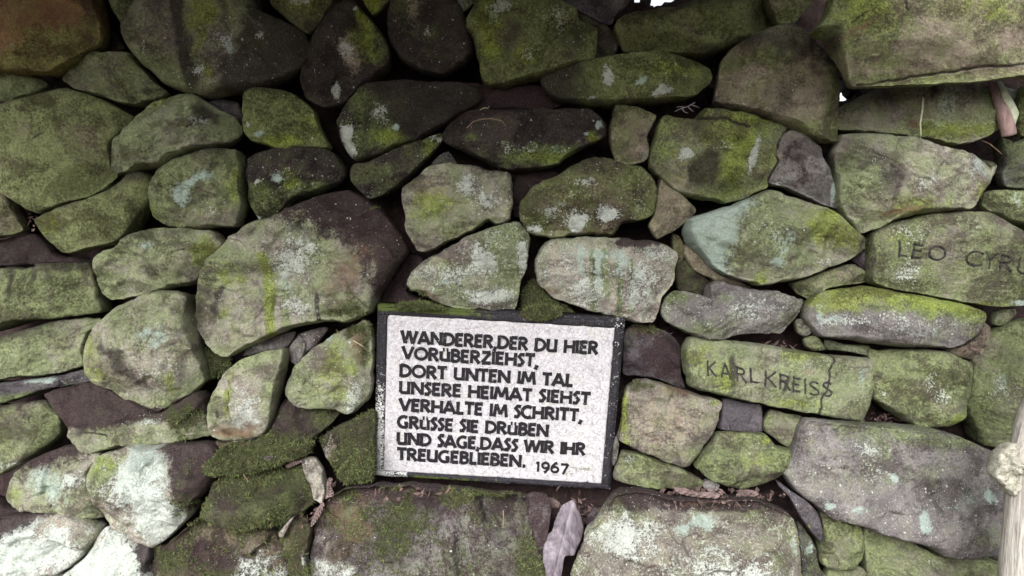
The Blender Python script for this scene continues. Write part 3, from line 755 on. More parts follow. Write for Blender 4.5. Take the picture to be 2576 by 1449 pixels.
stone("broad brownish stone with white lichen rosettes along its lower edge, right of the centre block",
      "1306,540 1310,505 1345,465 1400,440 1440,418 1500,395 1560,412 1620,430 1648,458 1651,490 1645,527 1636,545 1616,556 1564,566 1542,593 1467,591 1435,596 1404,603 1359,598 1330,588 1319,576",
      -20, 70, .5, 'b', 'm.42 s.32', [('w', 1455, 560, 30, 24, .85), ('w', 1525, 540, 26, 20, .8), ('w', 1385, 530, 34, 20, .6), ('b', 1420, 590, 80, 12, .8), ('w', 1345, 580, 22, 12, .8), ('b', 1530, 575, 30, 16, .6), ('d', 'H', 1500, 435, 95, 22, .55), ('d', 1340, 520, 30, 40, .45), ('t', 1610, 520, 16, 24, .45), ('b', 1450, 500, 60, 24, .45), ('s', 1480, 520, 120, 50, .55), ('w', 1460, 470, 34, 12, .55)], facets=2, rough=1.1)
stone("little brown-grey wedge stone right of the rosette-covered stone",
      "1655,450 1641,540 1630,570 1650,601 1672,594 1697,581 1727,559 1751,536 1748,520 1700,482 1675,465",
      -5, 36, .4, 't', 'm.2 b.15', [('w', 1690, 575, 24, 10, .4), ('d', 1735, 540, 16, 20, .4), ('b', 1690, 520, 30, 30, .4)], facets=3)
stone("triangular pale stone with a small hollow, its tip overlapping the top of the plaque",
      "1022,715 1040,680 1078,649 1130,621 1165,600 1217,579 1252,569 1297,557 1314,565 1335,600 1331,638 1324,680 1314,708 1307,742 1303,767 1286,798 1265,795 1245,784 1210,777 1172,781 1137,777 1106,763 1074,746 1040,736",
      -58, 72, .45, 'l', 'm.35 w.3', [('m', 'H', 1225, 640, 30, 16, .8), ('b', 1190, 640, 26, 30, .4), ('w', 1215, 665, 26, 26, .85), ('w', 1200, 640, 12, 22, .8), ('w', 1315, 640, 12, 40, .85), ('s', 1260, 610, 60, 40, .5), ('y', 1120, 670, 60, 34, .5), ('w', 1120, 690, 60, 26, .55), ('t', 1126, 710, 8, 8, .8), ('r', 1080, 745, 50, 10, .7, -25), ('f', 1050, 735, 26, 12, .7), ('w', 1230, 745, 50, 18, .7), ('b', 1240, 740, 60, 20, .5), ('f', 1270, 785, 26, 9, .5), ('d', 1070, 660, 40, 10, .5, 30), ('d', 1040, 690, 14, 14, .5)], cracks=(("1152,716 1160,700 1174,692", 5, 4), ("1150,705 1152,716 1165,722", 4, 3)), facets=3, plane=((1225, 640, .4, .3, 1.0),))
stone("pale block with vertical drip streaks, just above the right half of the plaque",
      "1343,660 1350,640 1359,617 1380,604 1429,597 1533,597 1616,604 1665,614 1697,638 1697,687 1692,711 1665,756 1651,802 1637,815 1581,808 1529,795 1477,781 1415,760 1373,736 1350,708",
      -34, 74, .45, 'l', 'm.22 w.32 k.5', [('m', 'H', 1480, 620, 95, 14, .6), ('p', 1590, 612, 70, 16, .9), ('d', 1600, 630, 30, 20, .5), ('t', 1500, 640, 70, 14, .6), ('t', 1555, 660, 20, 40, .6), ('m', 'L', '1484,640 1488,700 1490,785', 8, 1.2), ('d', 'L', '1486,650 1489,780', 5, .5), ('m', 'L', '1546,650 1549,720 1550,800', 7, 1.2), ('d', 'L', '1547,660 1550,780', 4, .45), ('m', 'L', '1578,660 1580,780', 6, 1.0), ('m', 'L', '1515,640 1517,740', 10, .9), ('t', 'L', '1455,625 1457,690', 9, .9), ('t', 'L', '1497,640 1499,720', 8, .8), ('y', 1580, 740, 6, 40, .6), ('m', 1525, 690, 20, 50, .5), ('w', 1460, 720, 22, 60, .6), ('w', 1600, 720, 40, 50, .6), ('b', 1560, 770, 60, 24, .6), ('b', 1640, 720, 40, 50, .45), ('d', 1365, 690, 16, 40, .55), ('r', 1390, 730, 24, 10, .6), ('d', 1640, 640, 30, 14, .5), ('w', 1640, 640, 24, 16, .5)], facets=1, plane=((1520, 632, 0, -.6, .98), (1405, 690, -.55, 0, .98)))
stone("dark mossy stone in the notch between the triangular pale stone and the streaked block",
      "1318,722 1340,700 1352,712 1380,748 1425,770 1445,790 1400,806 1300,806 1308,770", 2, 22, .5, 'd', 'f.75 d.2', [('r', 1400, 785, 26, 8, .4)])
stone("purple-brown earthy stone sunk between the largest boulder and the triangular pale stone",
      "1030,636 1060,645 1064,662 1030,690 1015,716 1040,742 1100,768 1060,800 950,795 950,770 968,730 1003,682", 8, 26, .5, 'd', 'p.75 d.2', [('f', 1070, 785, 60, 16, .9), ('f', 1050, 700, 20, 14, .3)])
stone("dark stone behind the gap between the centre block and the rosette-covered stone",
      "1285,440 1330,430 1400,432 1400,455 1345,470 1312,505 1308,545 1290,540", 42, 22, .6, 'd', 'p.55 d.3')
stone("shaded brown stone far back under the big olive-green top block",
      "1150,215 1215,215 1262,224 1340,215 1400,230 1420,262 1360,282 1240,280 1180,285", 34, 30, .6, 'd', 'p.7 d.3')
# right
stone("large diamond-shaped stone, teal-grey on its left and yellow-green on its right",
      "1721,562 1734,548 1834,517 1890,493 1921,480 2008,503 2070,524 2102,545 2140,576 2171,600 2171,624 2157,642 2136,656 2070,680 2008,704 1959,711 1907,722 1890,715 1848,704 1793,677 1755,638 1734,617 1720,586",
      -32, 84, .5, 'l', 'm.5', [('t', 'H', 1850, 580, 165, 22, .8), ('m', 1900, 570, 34, 40, .8, 20), ('y', 2060, 570, 70, 50, .85), ('y', 2110, 600, 50, 40, .7), ('m', 1960, 620, 70, 60, .8), ('s', 1930, 590, 60, 40, .8), ('t', 1945, 620, 30, 40, .45), ('t', 1935, 665, 18, 12, .85), ('s', 1920, 680, 40, 26, .7), ('b', 2040, 660, 80, 16, .6, 20), ('w', 2040, 665, 70, 10, .4, 20), ('d', 1818, 658, 14, 16, .6), ('b', 1960, 540, 50, 20, .4), ('b', 1760, 590, 30, 40, .5), ('r', 2050, 510, 60, 6, .4, -15), ('y', 1900, 700, 20, 24, .8), ('d', 2160, 620, 10, 24, .5)], facets=2, plane=((2020, 640, .15, .45, 1.0), (2090, 560, .45, -.2, 1.0)), rough=1.1)
stone("brown underside of the diamond-shaped stone at its lower left, added as a flake",
      "1716,640 1722,612 1750,634 1790,676 1848,706 1890,718 1886,726 1848,726 1805,716 1780,700 1740,680", 4, 20, .5, 't', 'm.1 b.25 d.2')  # underside of the diamond-shaped stone, added as a separate brown piece
stone("dark greenish stone in the recess below the left corner of the diamond-shaped stone",
      "1698,640 1718,650 1745,682 1782,702 1800,716 1785,745 1730,735 1704,728 1694,690", 30, 24, .6, 'd', 'm.35 p.4')
stone("thin dark stone standing between the streaked block and the diamond-shaped stone",
      "1690,585 1712,598 1722,625 1718,655 1700,664 1690,640", 14, 18, .6, 'b', 'm.35 d.3', name='pinning_stone')
stone("dark green stone wedged above the right shoulder of the diamond-shaped stone",
      "2085,520 2113,520 2140,562 2172,592 2185,610 2172,630 2140,580 2105,545", 18, 20, .6, 'b', 'm.6 d.2', name='pinning_stone')
stone("smooth grey-green stone carved LEO CYRU at the right edge",
      "2192,583 2230,562 2320,539 2425,531 2487,534 2529,555 2576,590 2650,640 2670,720 2576,768 2511,774 2442,767 2338,746 2251,732 2195,715 2183,701 2184,660 2186,621",
      -22, 52, .35, 'g', 'm.48 w.05 b.1', [('w', 2280, 590, 60, 30, .35), ('w', 2270, 680, 40, 34, .4), ('y', 2240, 600, 40, 30, .4), ('m', 2260, 720, 110, 16, .9, -12), ('m', 2200, 640, 16, 60, .85), ('t', 2420, 570, 50, 24, .3), ('t', 2560, 760, 24, 10, .7), ('y', 2470, 765, 80, 8, .6), ('s', 2270, 660, 70, 60, .15), ('b', 2380, 690, 120, 40, .28)],
      facets=1, rough=.55, fine=.52,
      cut=[(s, 2.7) for a in (('L', 2245, 610, 2262, 648), ('E', 2276, 617, 2296, 653), ('o', 2315, 622, 2352, 657), ('C', 2405, 634, 2440, 672), ('Y', 2449, 639, 2481, 677), ('R', 2495, 645, 2521, 684), ('u', 2537, 655, 2567, 692)) for s in cut_letter(*a, .13)], name='inscribed_stone')
stone("small green stone at the right edge, just above the stone carved LEO CYRU",
      "2470,490 2494,480 2576,478 2680,480 2680,590 2576,572 2529,555 2487,531 2470,513", 0, 46, .6, 'g', 'm.72 w.1', [('t', 2540, 500, 50, 20, .3)])
stone("shaded dark stone at the right edge beneath the bent dead stick",
      "2520,345 2532,362 2576,345 2660,350 2660,468 2540,472 2521,440 2526,405", 22, 34, .6, 's', 'm.45 d.3')
stone("lilac-grey stone with a notched top, right above the stone carved KARL KREISS",
      "1665,775 1672,750 1695,730 1720,728 1755,738 1776,745 1780,722 1800,708 1830,715 1900,727 1955,733 2000,744 2019,753 2020,770 2010,790 1990,812 1960,838 1910,840 1850,843 1800,854 1750,850 1700,827 1670,800",
      -25, 66, .6, 'p', 'm.2 w.22', [('m', 1690, 745, 30, 18, .75), ('m', 1720, 830, 80, 22, .55), ('w', 1880, 770, 90, 30, .42), ('m', 1985, 800, 30, 20, .6), ('d', 1965, 770, 40, 14, .4), ('m', 1810, 745, 30, 10, .6), ('d', 1785, 740, 10, 14, .5), ('b', 1870, 790, 60, 24, .4), ('d', 1870, 790, 30, 6, .4, -20)], facets=3, rough=1.3)
stone("long rounded stone, bright green above and grey below, right of the lilac-grey stone",
      "2018,781 2029,760 2063,736 2112,725 2181,718 2251,732 2355,749 2442,770 2470,784 2471,805 2456,836 2418,864 2372,876 2268,874 2181,864 2112,854 2060,847 2036,826 2022,802",
      -28, 72, .75, 'p', 'm.25 w.15', [('y', 'H', 2200, 768, 82, 14, .85), ('y', 2090, 760, 70, 24, .9), ('m', 2330, 775, 140, 22, .9, -10), ('w', 2110, 805, 60, 14, .5), ('t', 2050, 790, 10, 22, .6), ('w', 2250, 805, 120, 14, .38, -6), ('s', 2300, 820, 130, 26, .5), ('t', 2290, 830, 90, 20, .35), ('y', 2430, 840, 24, 14, .5), ('m', 2400, 800, 50, 30, .6), ('t', 2080, 800, 24, 10, .6)], facets=1, rough=.8)
stone("thin pale wedge between the diamond-shaped stone and the bright green long stone",
      "1988,711 2029,697 2070,680 2140,663 2178,687 2180,711 2112,722 2074,728 2045,754 2008,741 1994,725", -5, 34, .45, 'g', 'm.5 b.35', [('m', 2030, 735, 30, 16, .8), ('b', 2120, 700, 60, 14, .6)], facets=3)
stone("purplish earthy stone in the gap left of the stone carved LEO CYRU",
      "2140,655 2160,640 2176,620 2186,640 2184,690 2170,684", 22, 18, .6, 's', 'p.4 d.3', name='pinning_stone')
stone("rectangular cracked stone carved KARL KREISS",
      "1716,895 1723,864 1740,847 1834,855 1938,867 2043,885 2081,892 2181,899 2189,909 2189,960 2187,998 2168,1057 2160,1059 2043,1040 1938,1021 1800,993 1734,975 1728,950 1720,933",
      -25, 56, .28, 'l', 'm.55', [('y', 1760, 890, 40, 40, .5), ('d', 1833, 925, 9, 60, .75, -4), ('y', 1815, 950, 30, 34, .7), ('b', 2020, 925, 60, 20, .7), ('w', 2020, 918, 40, 12, .35), ('d', 1960, 960, 6, 40, .7, -14), ('y', 2000, 890, 80, 12, .5), ('t', 2160, 950, 18, 60, .4), ('d', 2165, 940, 18, 60, .35), ('m', 2150, 1020, 26, 34, .6), ('y', 1960, 1010, 120, 12, .5), ('d', 1900, 990, 90, 12, .3)],
      facets=0, plane=((2150, 960, .75, 0, .97), (1900, 862, .05, -.8, .95)), rough=.6, fine=.52, cracks=(("2081,892 2083,905 2074,925 2073,950 2070,975 2056,1000 2052,1042", 5.0, 8), ("1836,918 1834,940 1829,990", 4, 3)),
      cut=[(s, 2.5) for a in (('K', 1771, 907, 1790, 941), ('A', 1803, 912, 1825, 945), ('R', 1841, 920, 1862, 955), ('L', 1873, 924, 1890, 958), ('K', 1909, 930, 1935, 966), ('R', 1946, 937, 1970, 973), ('E', 1980, 945, 1998, 982), ('I', 2009, 950, 2016, 985), ('s', 2025, 955, 2046, 991), ('s', 2058, 957, 2080, 994)) for s in cut_letter(*a, .17)], name='inscribed_stone')
stone("squarish olive stone directly right of the stone carved KARL KREISS",
      "2190,878 2216,880 2320,877 2383,886 2436,910 2437,950 2429,1015 2421,1047 2372,1071 2313,1075 2286,1066 2234,1033 2192,1001 2190,946",
      -10, 50, .4, 'g', 'm.6', [('d', 'H', 2280, 892, 85, 10, .35), ('w', 2340, 985, 26, 40, .4, 60), ('w', 2320, 950, 10, 34, .35, -60), ('b', 2200, 920, 8, 40, .3), ('w', 2218, 988, 6, 6, .6), ('y', 2400, 1050, 40, 16, .6), ('m', 2350, 940, 60, 50, .8), ('s', 2380, 960, 60, 60, .1)], facets=2)
stone("dark green stone at the right edge above the pale wooden post",
      "2441,940 2455,885 2490,845 2530,818 2600,800 2660,820 2660,1130 2560,1128 2520,1125 2475,1122 2462,1085 2436,1040 2431,1000", 0, 54, .55, 'g', 'm.6 d.15', [('m', 2450, 1000, 20, 80, .85), ('w', 2500, 980, 50, 40, .28), ('t', 2490, 960, 30, 40, .35), ('d', 2530, 900, 50, 50, .4)])
stone("crumbly pinkish-brown stone above the squarish olive stone",
      "2471,808 2494,839 2496,864 2476,888 2442,906 2407,897 2379,882 2425,862 2457,838", 8, 26, .55, 't', 'p.42 b.2', [('r', 2440, 880, 40, 14, .3)])
stone("small bright green chip under the lower edge of the stone carved LEO CYRU",
      "2497,815 2504,784 2529,776 2557,777 2547,799 2518,820", 0, 20, .5, 'g', 'm.75 t.3', name='pinning_stone')
stone("small grey pebble in the gap between the lilac-grey and the bright green long stone",
      "1998,812 2008,801 2029,806 2040,836 2022,848 2004,837", 2, 20, .5, 'p', 'm.25', name='pinning_stone')
stone("small green chip under the left end of the bright green long stone",
      "2022,851 2050,842 2064,856 2078,880 2043,883 2025,871", 4, 16, .4, 'g', 'm.7', name='pinning_stone')
stone("flat grey shim stone lying on the carved KARL KREISS block",
      "2077,853 2130,865 2186,868 2188,896 2130,886 2078,879", 2, 20, .3, 'p', 'm.4 d.1', name='pinning_stone')
stone("dark earthy stone just right of the upper part of the plaque",
      "1567,838 1600,816 1660,825 1700,850 1714,880 1712,940 1722,978 1650,955 1600,946 1567,938", 20, 34, .4, 's', 'p.42 m.1', [('p', 1690, 900, 60, 50, .95), ('r', 1620, 830, 50, 14, .5), ('f', 1640, 828, 50, 14, .55)], facets=4)
stone("broad tan stone with a green left edge, right beside the lower half of the plaque",
      "1556,1108 1560,1080 1567,1000 1580,966 1605,952 1640,955 1720,980 1790,1000 1812,1010 1806,1040 1796,1075 1766,1125 1728,1172 1700,1170 1650,1150 1600,1132",
      -12, 52, .4, 'g', 'm.3 b.36 s.06', [('y', 1568, 1040, 12, 80, .9), ('f', 1610, 965, 40, 14, .6), ('r', 1690, 975, 70, 20, .5), ('b', 1680, 1060, 70, 50, .6), ('m', 1740, 1130, 50, 34, .6), ('p', 1700, 985, 50, 12, .5), ('w', 1775, 1010, 24, 14, .4), ('y', 1790, 1010, 14, 8, .8)], facets=2, plane=((1585, 1050, -.8, 0, .95),))
stone("square dark grey slate piece under the carved KARL KREISS block",
      "1820,1002 1866,1010 1911,1016 1913,1081 1890,1087 1848,1085 1806,1078 1812,1040", 4, 26, .2, 's', 'd.1', facets=0, rough=.8, name='pinning_stone')
stone("small greenish stone right of the square dark slate piece",
      "1918,1067 1932,1036 1945,1029 1980,1040 2020,1050 2011,1109 1994,1128 1970,1120 1945,1102 1921,1085", 8, 32, .5, 'g', 'm.55 d.2', [('y', 1995, 1110, 14, 18, .7), ('b', 1950, 1080, 26, 20, .4)])
stone("oval green stone below the square dark slate piece",
      "1747,1172 1765,1144 1789,1113 1803,1092 1852,1085 1918,1088 1952,1120 1990,1130 1980,1154 1966,1186 1938,1203 1904,1220 1869,1231 1834,1224 1775,1203 1758,1186",
      -18, 56, .5, 'g', 'm.72 s.05', [('b', 1850, 1095, 60, 10, .5), ('p', 1930, 1190, 50, 14, .5, 20), ('b', 1920, 1190, 40, 12, .4), ('y', 1920, 1105, 20, 12, .6), ('s', 1945, 1125, 30, 16, .4), ('y', 1900, 1150, 40, 20, .4)], facets=3)
stone("low olive stone touching the lower right corner of the plaque",
      "1542,1203 1553,1154 1567,1133 1616,1140 1697,1170 1730,1185 1770,1210 1765,1227 1730,1234 1695,1224 1640,1228 1585,1215", 5, 38, .45, 'g', 'm.55', [('t', 1580, 1150, 20, 14, .5), ('w', 1575, 1148, 14, 10, .4), ('d', 1740, 1220, 30, 10, .4), ('b', 1600, 1180, 40, 20, .3)])
stone("tiny lilac pebble under the left end of the oval green stone",
      "1766,1222 1775,1208 1795,1206 1811,1218 1803,1234 1782,1238", 0, 14, .6, 'p', 'b.3', name='pinning_stone')
stone("big tilted grey slab in the lower right, purple-grey with teal lichen spots",
      "1966,1182 1994,1130 2011,1078 2032,1054 2077,1057 2147,1060 2234,1066 2320,1074 2380,1085 2473,1123 2511,1151 2540,1258 2531,1321 2459,1366 2407,1387 2348,1385 2303,1359 2216,1337 2147,1314 2077,1293 2043,1269 1998,1234 1977,1206",
      -40, 84, .35, 'p', 'm.2 s.22 d.08', [('b', 2040, 1130, 60, 70, .35), ('w', 2030, 1150, 60, 60, .22), ('m', 2260, 1085, 200, 26, .7, -8), ('d', 2330, 1220, 120, 60, .5, -25), ('t', 2218, 1188, 10, 14, .95), ('t', 2450, 1232, 20, 16, .9), ('t', 2280, 1290, 14, 20, .85), ('t', 2070, 1260, 20, 10, .7), ('t', 2130, 1265, 24, 10, .55), ('w', 2160, 1120, 40, 26, .45), ('s', 2300, 1240, 140, 70, .55), ('w', 2180, 1180, 60, 30, .3), ('m', 2470, 1330, 60, 34, .5), ('d', 2400, 1180, 60, 40, .3), ('t', 2380, 1240, 60, 30, .3), ('s', 2150, 1280, 80, 24, .5)], facets=2, rough=.9, tilt=(0, -.12), name='boulder', plane=((2270, 1100, 0, -.35, .97), (1990, 1220, -.5, .3, .95)))
stone("dark slate shard standing at a slant left of the big tilted grey slab",
      "1951,1203 1990,1234 2029,1258 2053,1283 2063,1310 2071,1359 2057,1360 2029,1328 2008,1297 1984,1251 1959,1224", -52, 16, .3, 's', 'd.05 s.04', [('s', 1990, 1250, 24, 24, .5), ('y', 2030, 1330, 6, 30, .4)], facets=2, rough=.5, name='slate_shard', back=22)
stone("green squarish stone under the left end of the big tilted grey slab",
      "2063,1293 2077,1283 2130,1310 2161,1321 2168,1363 2164,1401 2140,1422 2112,1429 2063,1418 2060,1373 2070,1356", -12, 44, .5, 'g', 'm.6', [('d', 2110, 1360, 24, 26, .35), ('b', 2140, 1390, 30, 30, .5), ('y', 2150, 1340, 16, 30, .4)])
stone("broad dark green stone cut by the bottom edge in the lower right",
      "2176,1331 2216,1338 2286,1357 2348,1388 2407,1391 2470,1400 2540,1425 2570,1480 2560,1560 2300,1580 2200,1500 2180,1400", -18, 56, .45, 'g', 'm.52 d.15', [('m', 2240, 1420, 60, 50, .75), ('b', 2210, 1360, 30, 20, .4), ('w', 2330, 1400, 40, 16, .3), ('d', 2420, 1430, 100, 40, .35)])
stone("shaded dark stone right of the tilted grey slab, next to the pale post",
      "2430,1388 2500,1345 2560,1312 2640,1330 2640,1420 2540,1424 2480,1399", 20, 30, .6, 's', 'm.3 d.3')
stone("large light stone at the bottom edge right of the dead leaf, mottled with white lichen",
      "1436,1470 1450,1410 1466,1372 1474,1335 1500,1310 1530,1262 1560,1235 1600,1233 1660,1242 1720,1256 1800,1262 1890,1256 1930,1265 1988,1290 2006,1340 2012,1400 2020,1470 1990,1560 1500,1580",
      -75, 105, .5, 'g', 'w.28 b.3 m.28 s.28', [('p', 'H', 1780, 1282, 88, 14, .95), ('p', 1820, 1270, 110, 16, .85), ('m', 1560, 1260, 50, 34, .95), ('y', 1555, 1255, 34, 20, .6), ('y', 1510, 1320, 40, 30, .4), ('t', 1770, 1310, 36, 18, .95), ('t', 1710, 1325, 26, 14, .8), ('w', 1560, 1340, 60, 40, .8), ('s', 1550, 1380, 70, 60, .9), ('s', 1950, 1310, 50, 40, .5), ('m', 1950, 1380, 60, 70, .5), ('d', 1880, 1430, 50, 30, .4), ('m', 1900, 1290, 70, 24, .6), ('w', 1780, 1410, 90, 50, .6), ('b', 1720, 1400, 100, 40, .4), ('t', 1990, 1370, 10, 40, .5), ('r', 1760, 1268, 60, 7, .4)], facets=1, tilt=(0, -.35), rough=1.2, name='boulder', plane=((1760, 1320, 0, -.5, 1.0), (1960, 1380, .6, 0, 1.0), (1500, 1380, -.5, 0, 1.0)))
stone("dark crusted stone strip right of the large light bottom stone",
      "2006,1312 2025,1332 2050,1372 2058,1420 2075,1449 2075,1520 2022,1520 2014,1400", 0, 24, .5, 's', 'm.35 s.3 d.3', [('t', 2030, 1380, 10, 24, .6)])
stone("green stone tip at the bottom edge left of the broad dark green stone",
      "2078,1434 2110,1426 2160,1425 2178,1440 2182,1520 2080,1520", 5, 26, .5, 'g', 'm.65 d.1')
stone("big brown moss-covered stone at the bottom centre directly under the plaque",
      "780,1410 790,1330 808,1290 828,1252 870,1228 950,1222 1040,1222 1130,1230 1220,1240 1300,1250 1330,1262 1332,1300 1350,1380 1365,1420 1368,1500 1200,1600 900,1600 800,1520",
      -62, 105, .5, 'p', 'm.30 f.26 p.50 s.12', [('r', 900, 1320, 60, 60, .5), ('p', 'H', 1000, 1262, 88, 16, .75), ('w', 850, 1420, 70, 36, .85), ('b', 850, 1400, 80, 50, .7), ('r', 850, 1300, 60, 50, .45), ('m', 870, 1290, 60, 60, .7), ('f', 1010, 1320, 90, 60, .66), ('f', 1220, 1240, 110, 24, .75), ('f', 1330, 1400, 34, 50, .8), ('p', 1100, 1370, 130, 60, .42), ('t', 1130, 1350, 110, 60, .22), ('p', 960, 1245, 120, 20, .95), ('m', 1200, 1400, 100, 50, .5), ('w', 980, 1400, 60, 40, .35), ('f', 860, 1250, 30, 30, .6), ('w', 1260, 1440, 60, 12, .5), ('s', 960, 1270, 90, 30, .12)], facets=2, tilt=(0, -.4), rough=1.3, name='boulder', plane=((1050, 1290, 0, -.55, 1.0), (1300, 1380, .5, 0, 1.0)))
stone("smooth purple-brown stone flank left of the dead leaf",
      "1322,1250 1345,1238 1378,1247 1388,1285 1378,1350 1370,1400 1352,1440 1340,1372 1328,1312", -45, 22, .4, 'p', 'p.62 r.1', facets=1, rough=.4)
stone("small earthy stone deep in the leaf-filled hole under the plaque's right corner",
      "1455,1280 1490,1272 1524,1282 1520,1310 1495,1324 1465,1312", 60, 26, .6, 's', 'p.6')
# lower left
stone("long stone with a purple-black top and a pale green front edge, lower left",
      "115,991 174,970 243,960 300,985 400,1030 434,1022 493,984 521,998 530,1050 538,1092 451,1109 382,1116 326,1116 295,1126 250,1137 222,1126 194,1095 174,1054 139,1026",
      -30, 72, .55, 'l', 'm.48', [('p', 'H', 340, 1058, 96, 9, 1.0), ('d', 230, 1075, 30, 20, .7), ('s', 400, 1052, 60, 16, .9), ('w', 390, 1052, 40, 10, .6), ('f', 488, 1048, 44, 42, .95), ('b', 300, 1100, 80, 26, .3), ('m', 480, 1100, 60, 14, .5), ('w', 440, 1085, 60, 12, .3)], facets=2, cracks=(("235,1078 270,1077 300,1085", 5, 4),), plane=((340, 1056, 0, -.6, .98),))
stone("rounded grey-green stone at the left edge above the whitish twin stones",
      "-60,1016 0,1019 60,1011 115,1009 139,1029 153,1057 146,1099 115,1130 62,1168 17,1192 0,1194 -60,1190", -18, 58, .6, 'g', 'm.55 w.05', [('p', 'H', 60, 1040, 100, 12, .55), ('d', 70, 1090, 40, 30, .35), ('w', 40, 1170, 60, 16, .45), ('d', 2, 1148, 14, 26, 1.0), ('m', 120, 1060, 26, 40, .7)], facets=2)  # black spot at the left edge paints the shade of a hole
stone("whitish-green pointed stone at the lower left, left one of the joined pair",
      "10,1251 21,1224 59,1175 115,1140 170,1120 230,1125 264,1140 247,1165 242,1200 247,1260 264,1301 215,1297 174,1285 118,1283 69,1277 21,1265",
      -45, 66, .5, 'l', 'm.42 t.2', [('p', 'H', 150, 1160, 100, 12, .9), ('d', 180, 1165, 60, 14, .5, 20), ('t', 150, 1200, 50, 40, .62), ('w', 200, 1190, 40, 24, .6), ('y', 60, 1240, 60, 30, .45), ('b', 200, 1240, 50, 40, .4), ('d', 90, 1250, 12, 26, .3)], facets=2, cracks=(("90,1225 85,1255 92,1275", 4, 3), ("145,1215 150,1240 160,1260", 4, 2)), plane=((150, 1165, 0, -.5, .98),))
stone("white lichen-covered stone with an earthy right side, right one of the joined pair",
      "238,1190 245,1150 290,1130 330,1117 417,1117 503,1113 543,1127 549,1196 520,1245 497,1269 469,1314 417,1363 392,1373 354,1359 333,1338 295,1331 278,1311 264,1300 247,1262",
      -58, 86, .5, 'l', 'm.28 w.2', [('t', 390, 1190, 60, 80, .95, 10), ('w', 390, 1230, 80, 90, .7), ('w', 420, 1300, 60, 50, .8), ('t', 410, 1280, 70, 60, .6), ('m', 285, 1190, 50, 50, .85, 30), ('y', 280, 1165, 40, 18, .6, 30), ('b', 290, 1250, 50, 60, .6), ('p', 'H', 448, 1180, 22, 14, .95), ('f', 500, 1210, 40, 60, .45), ('f', 470, 1250, 26, 24, .5), ('w', 440, 1320, 60, 30, .85), ('d', 370, 1142, 16, 8, .6), ('b', 360, 1350, 60, 16, .4)], facets=2, cracks=(("238,1235 246,1262 252,1290", 5, 5), ("350,1300 380,1308 410,1296", 4, 3)), plane=((480, 1200, .6, -.2, 1.0), (390, 1150, 0, -.5, 1.0)), rough=1.1)
stone("dark brown stone at the left edge below the tip of the joined pair",
      "-60,1240 0,1256 20,1272 70,1284 30,1312 -60,1340", 10, 28, .6, 'd', 'p.6')
stone("mint-white stone in the bottom left corner with a dark stained top",
      "-80,1335 0,1302 80,1286 174,1287 215,1305 251,1332 241,1364 215,1398 167,1433 104,1450 0,1500 -80,1510",
      -62, 70, .45, 'l', 'm.2 w.3', [('t', 80, 1380, 110, 60, .95), ('w', 100, 1380, 120, 60, .8), ('p', 'H', 50, 1330, 118, 12, 1.0), ('m', 215, 1360, 34, 40, .6), ('b', 160, 1310, 60, 24, .6), ('p', 0, 1420, 26, 40, .9), ('b', 110, 1415, 16, 12, .6)], facets=1, tilt=(0, -.2))
stone("white crusted stone at the bottom edge, second from the left corner",
      "95,1458 167,1434 222,1396 250,1340 285,1321 340,1339 372,1363 382,1400 374,1420 392,1480 382,1560 150,1560",
      -55, 56, .45, 'l', 'w.5 t.3', [('w', 270, 1410, 110, 60, .95), ('t', 270, 1400, 120, 70, .8), ('p', 'H', 270, 1338, 60, 10, .5), ('b', 260, 1370, 10, 6, .6), ('p', 370, 1400, 20, 40, .9)], facets=1, tilt=(0, -.25))
stone("earth and moss covered slab at the bottom with a white lichen corner, left of centre",
      "355,1440 378,1378 420,1367 470,1327 520,1288 560,1310 620,1318 680,1326 722,1378 738,1449 742,1540 400,1560",
      -55, 66, .45, 'b', 'p.45 f.35 m.2', [('p', 380, 1400, 40, 40, 1.0), ('p', 520, 1390, 90, 34, .85), ('w', 660, 1425, 70, 46, 1.0), ('t', 650, 1430, 60, 40, .6), ('b', 640, 1370, 60, 30, .6), ('f', 430, 1420, 40, 40, .8), ('f', 500, 1300, 40, 30, .8), ('f', 560, 1440, 50, 20, .7), ('f', 610, 1330, 60, 14, .5), ('s', 560, 1380, 80, 40, .15)], facets=2, tilt=(0, -.4), rough=1.4)
stone("narrow dark mossy stone at the bottom, between the white-cornered slab and the big mossy stone",
      "700,1330 740,1290 768,1300 786,1330 780,1400 786,1449 790,1540 748,1540 738,1449 724,1380", -45, 40, .5, 'b', 'm.3 f.5 d.1', [('b', 740, 1330, 16, 40, .5), ('w', 775, 1410, 9, 40, .7)])
stone("dark moss-grown oblong stone beneath the hanging moss cushion",
      "515,1282 525,1250 545,1205 590,1190 694,1180 757,1170 787,1224 797,1258 766,1288 722,1306 660,1313 590,1316 530,1302",
      -62, 72, .6, 'd', 'f.46 m.4 p.2', [('p', 590, 1250, 26, 14, .9), ('p', 715, 1212, 14, 12, .8), ('f', 690, 1290, 60, 16, .9), ('p', 770, 1250, 14, 26, .8), ('f', 640, 1200, 90, 18, .8)], facets=2, tilt=(0, -.3))
stone("knobbly pale grey stone strip right of the moss-grown oblong stone",
      "757,1155 774,1148 794,1151 813,1182 824,1230 813,1263 796,1252 780,1218 766,1182", -62, 30, .6, 'l', 'm.1 s.4 d.1 w.2', rough=1.4)
stone("pale weathered wood-like splinter stone pointing down beside the strip of dead leaves",
      "733,1300 742,1298 730,1320 715,1350 703,1352 700,1342 716,1318", -95, 12, .5, 'l', 'w.3 s.2', name='pinning_stone', back=14)
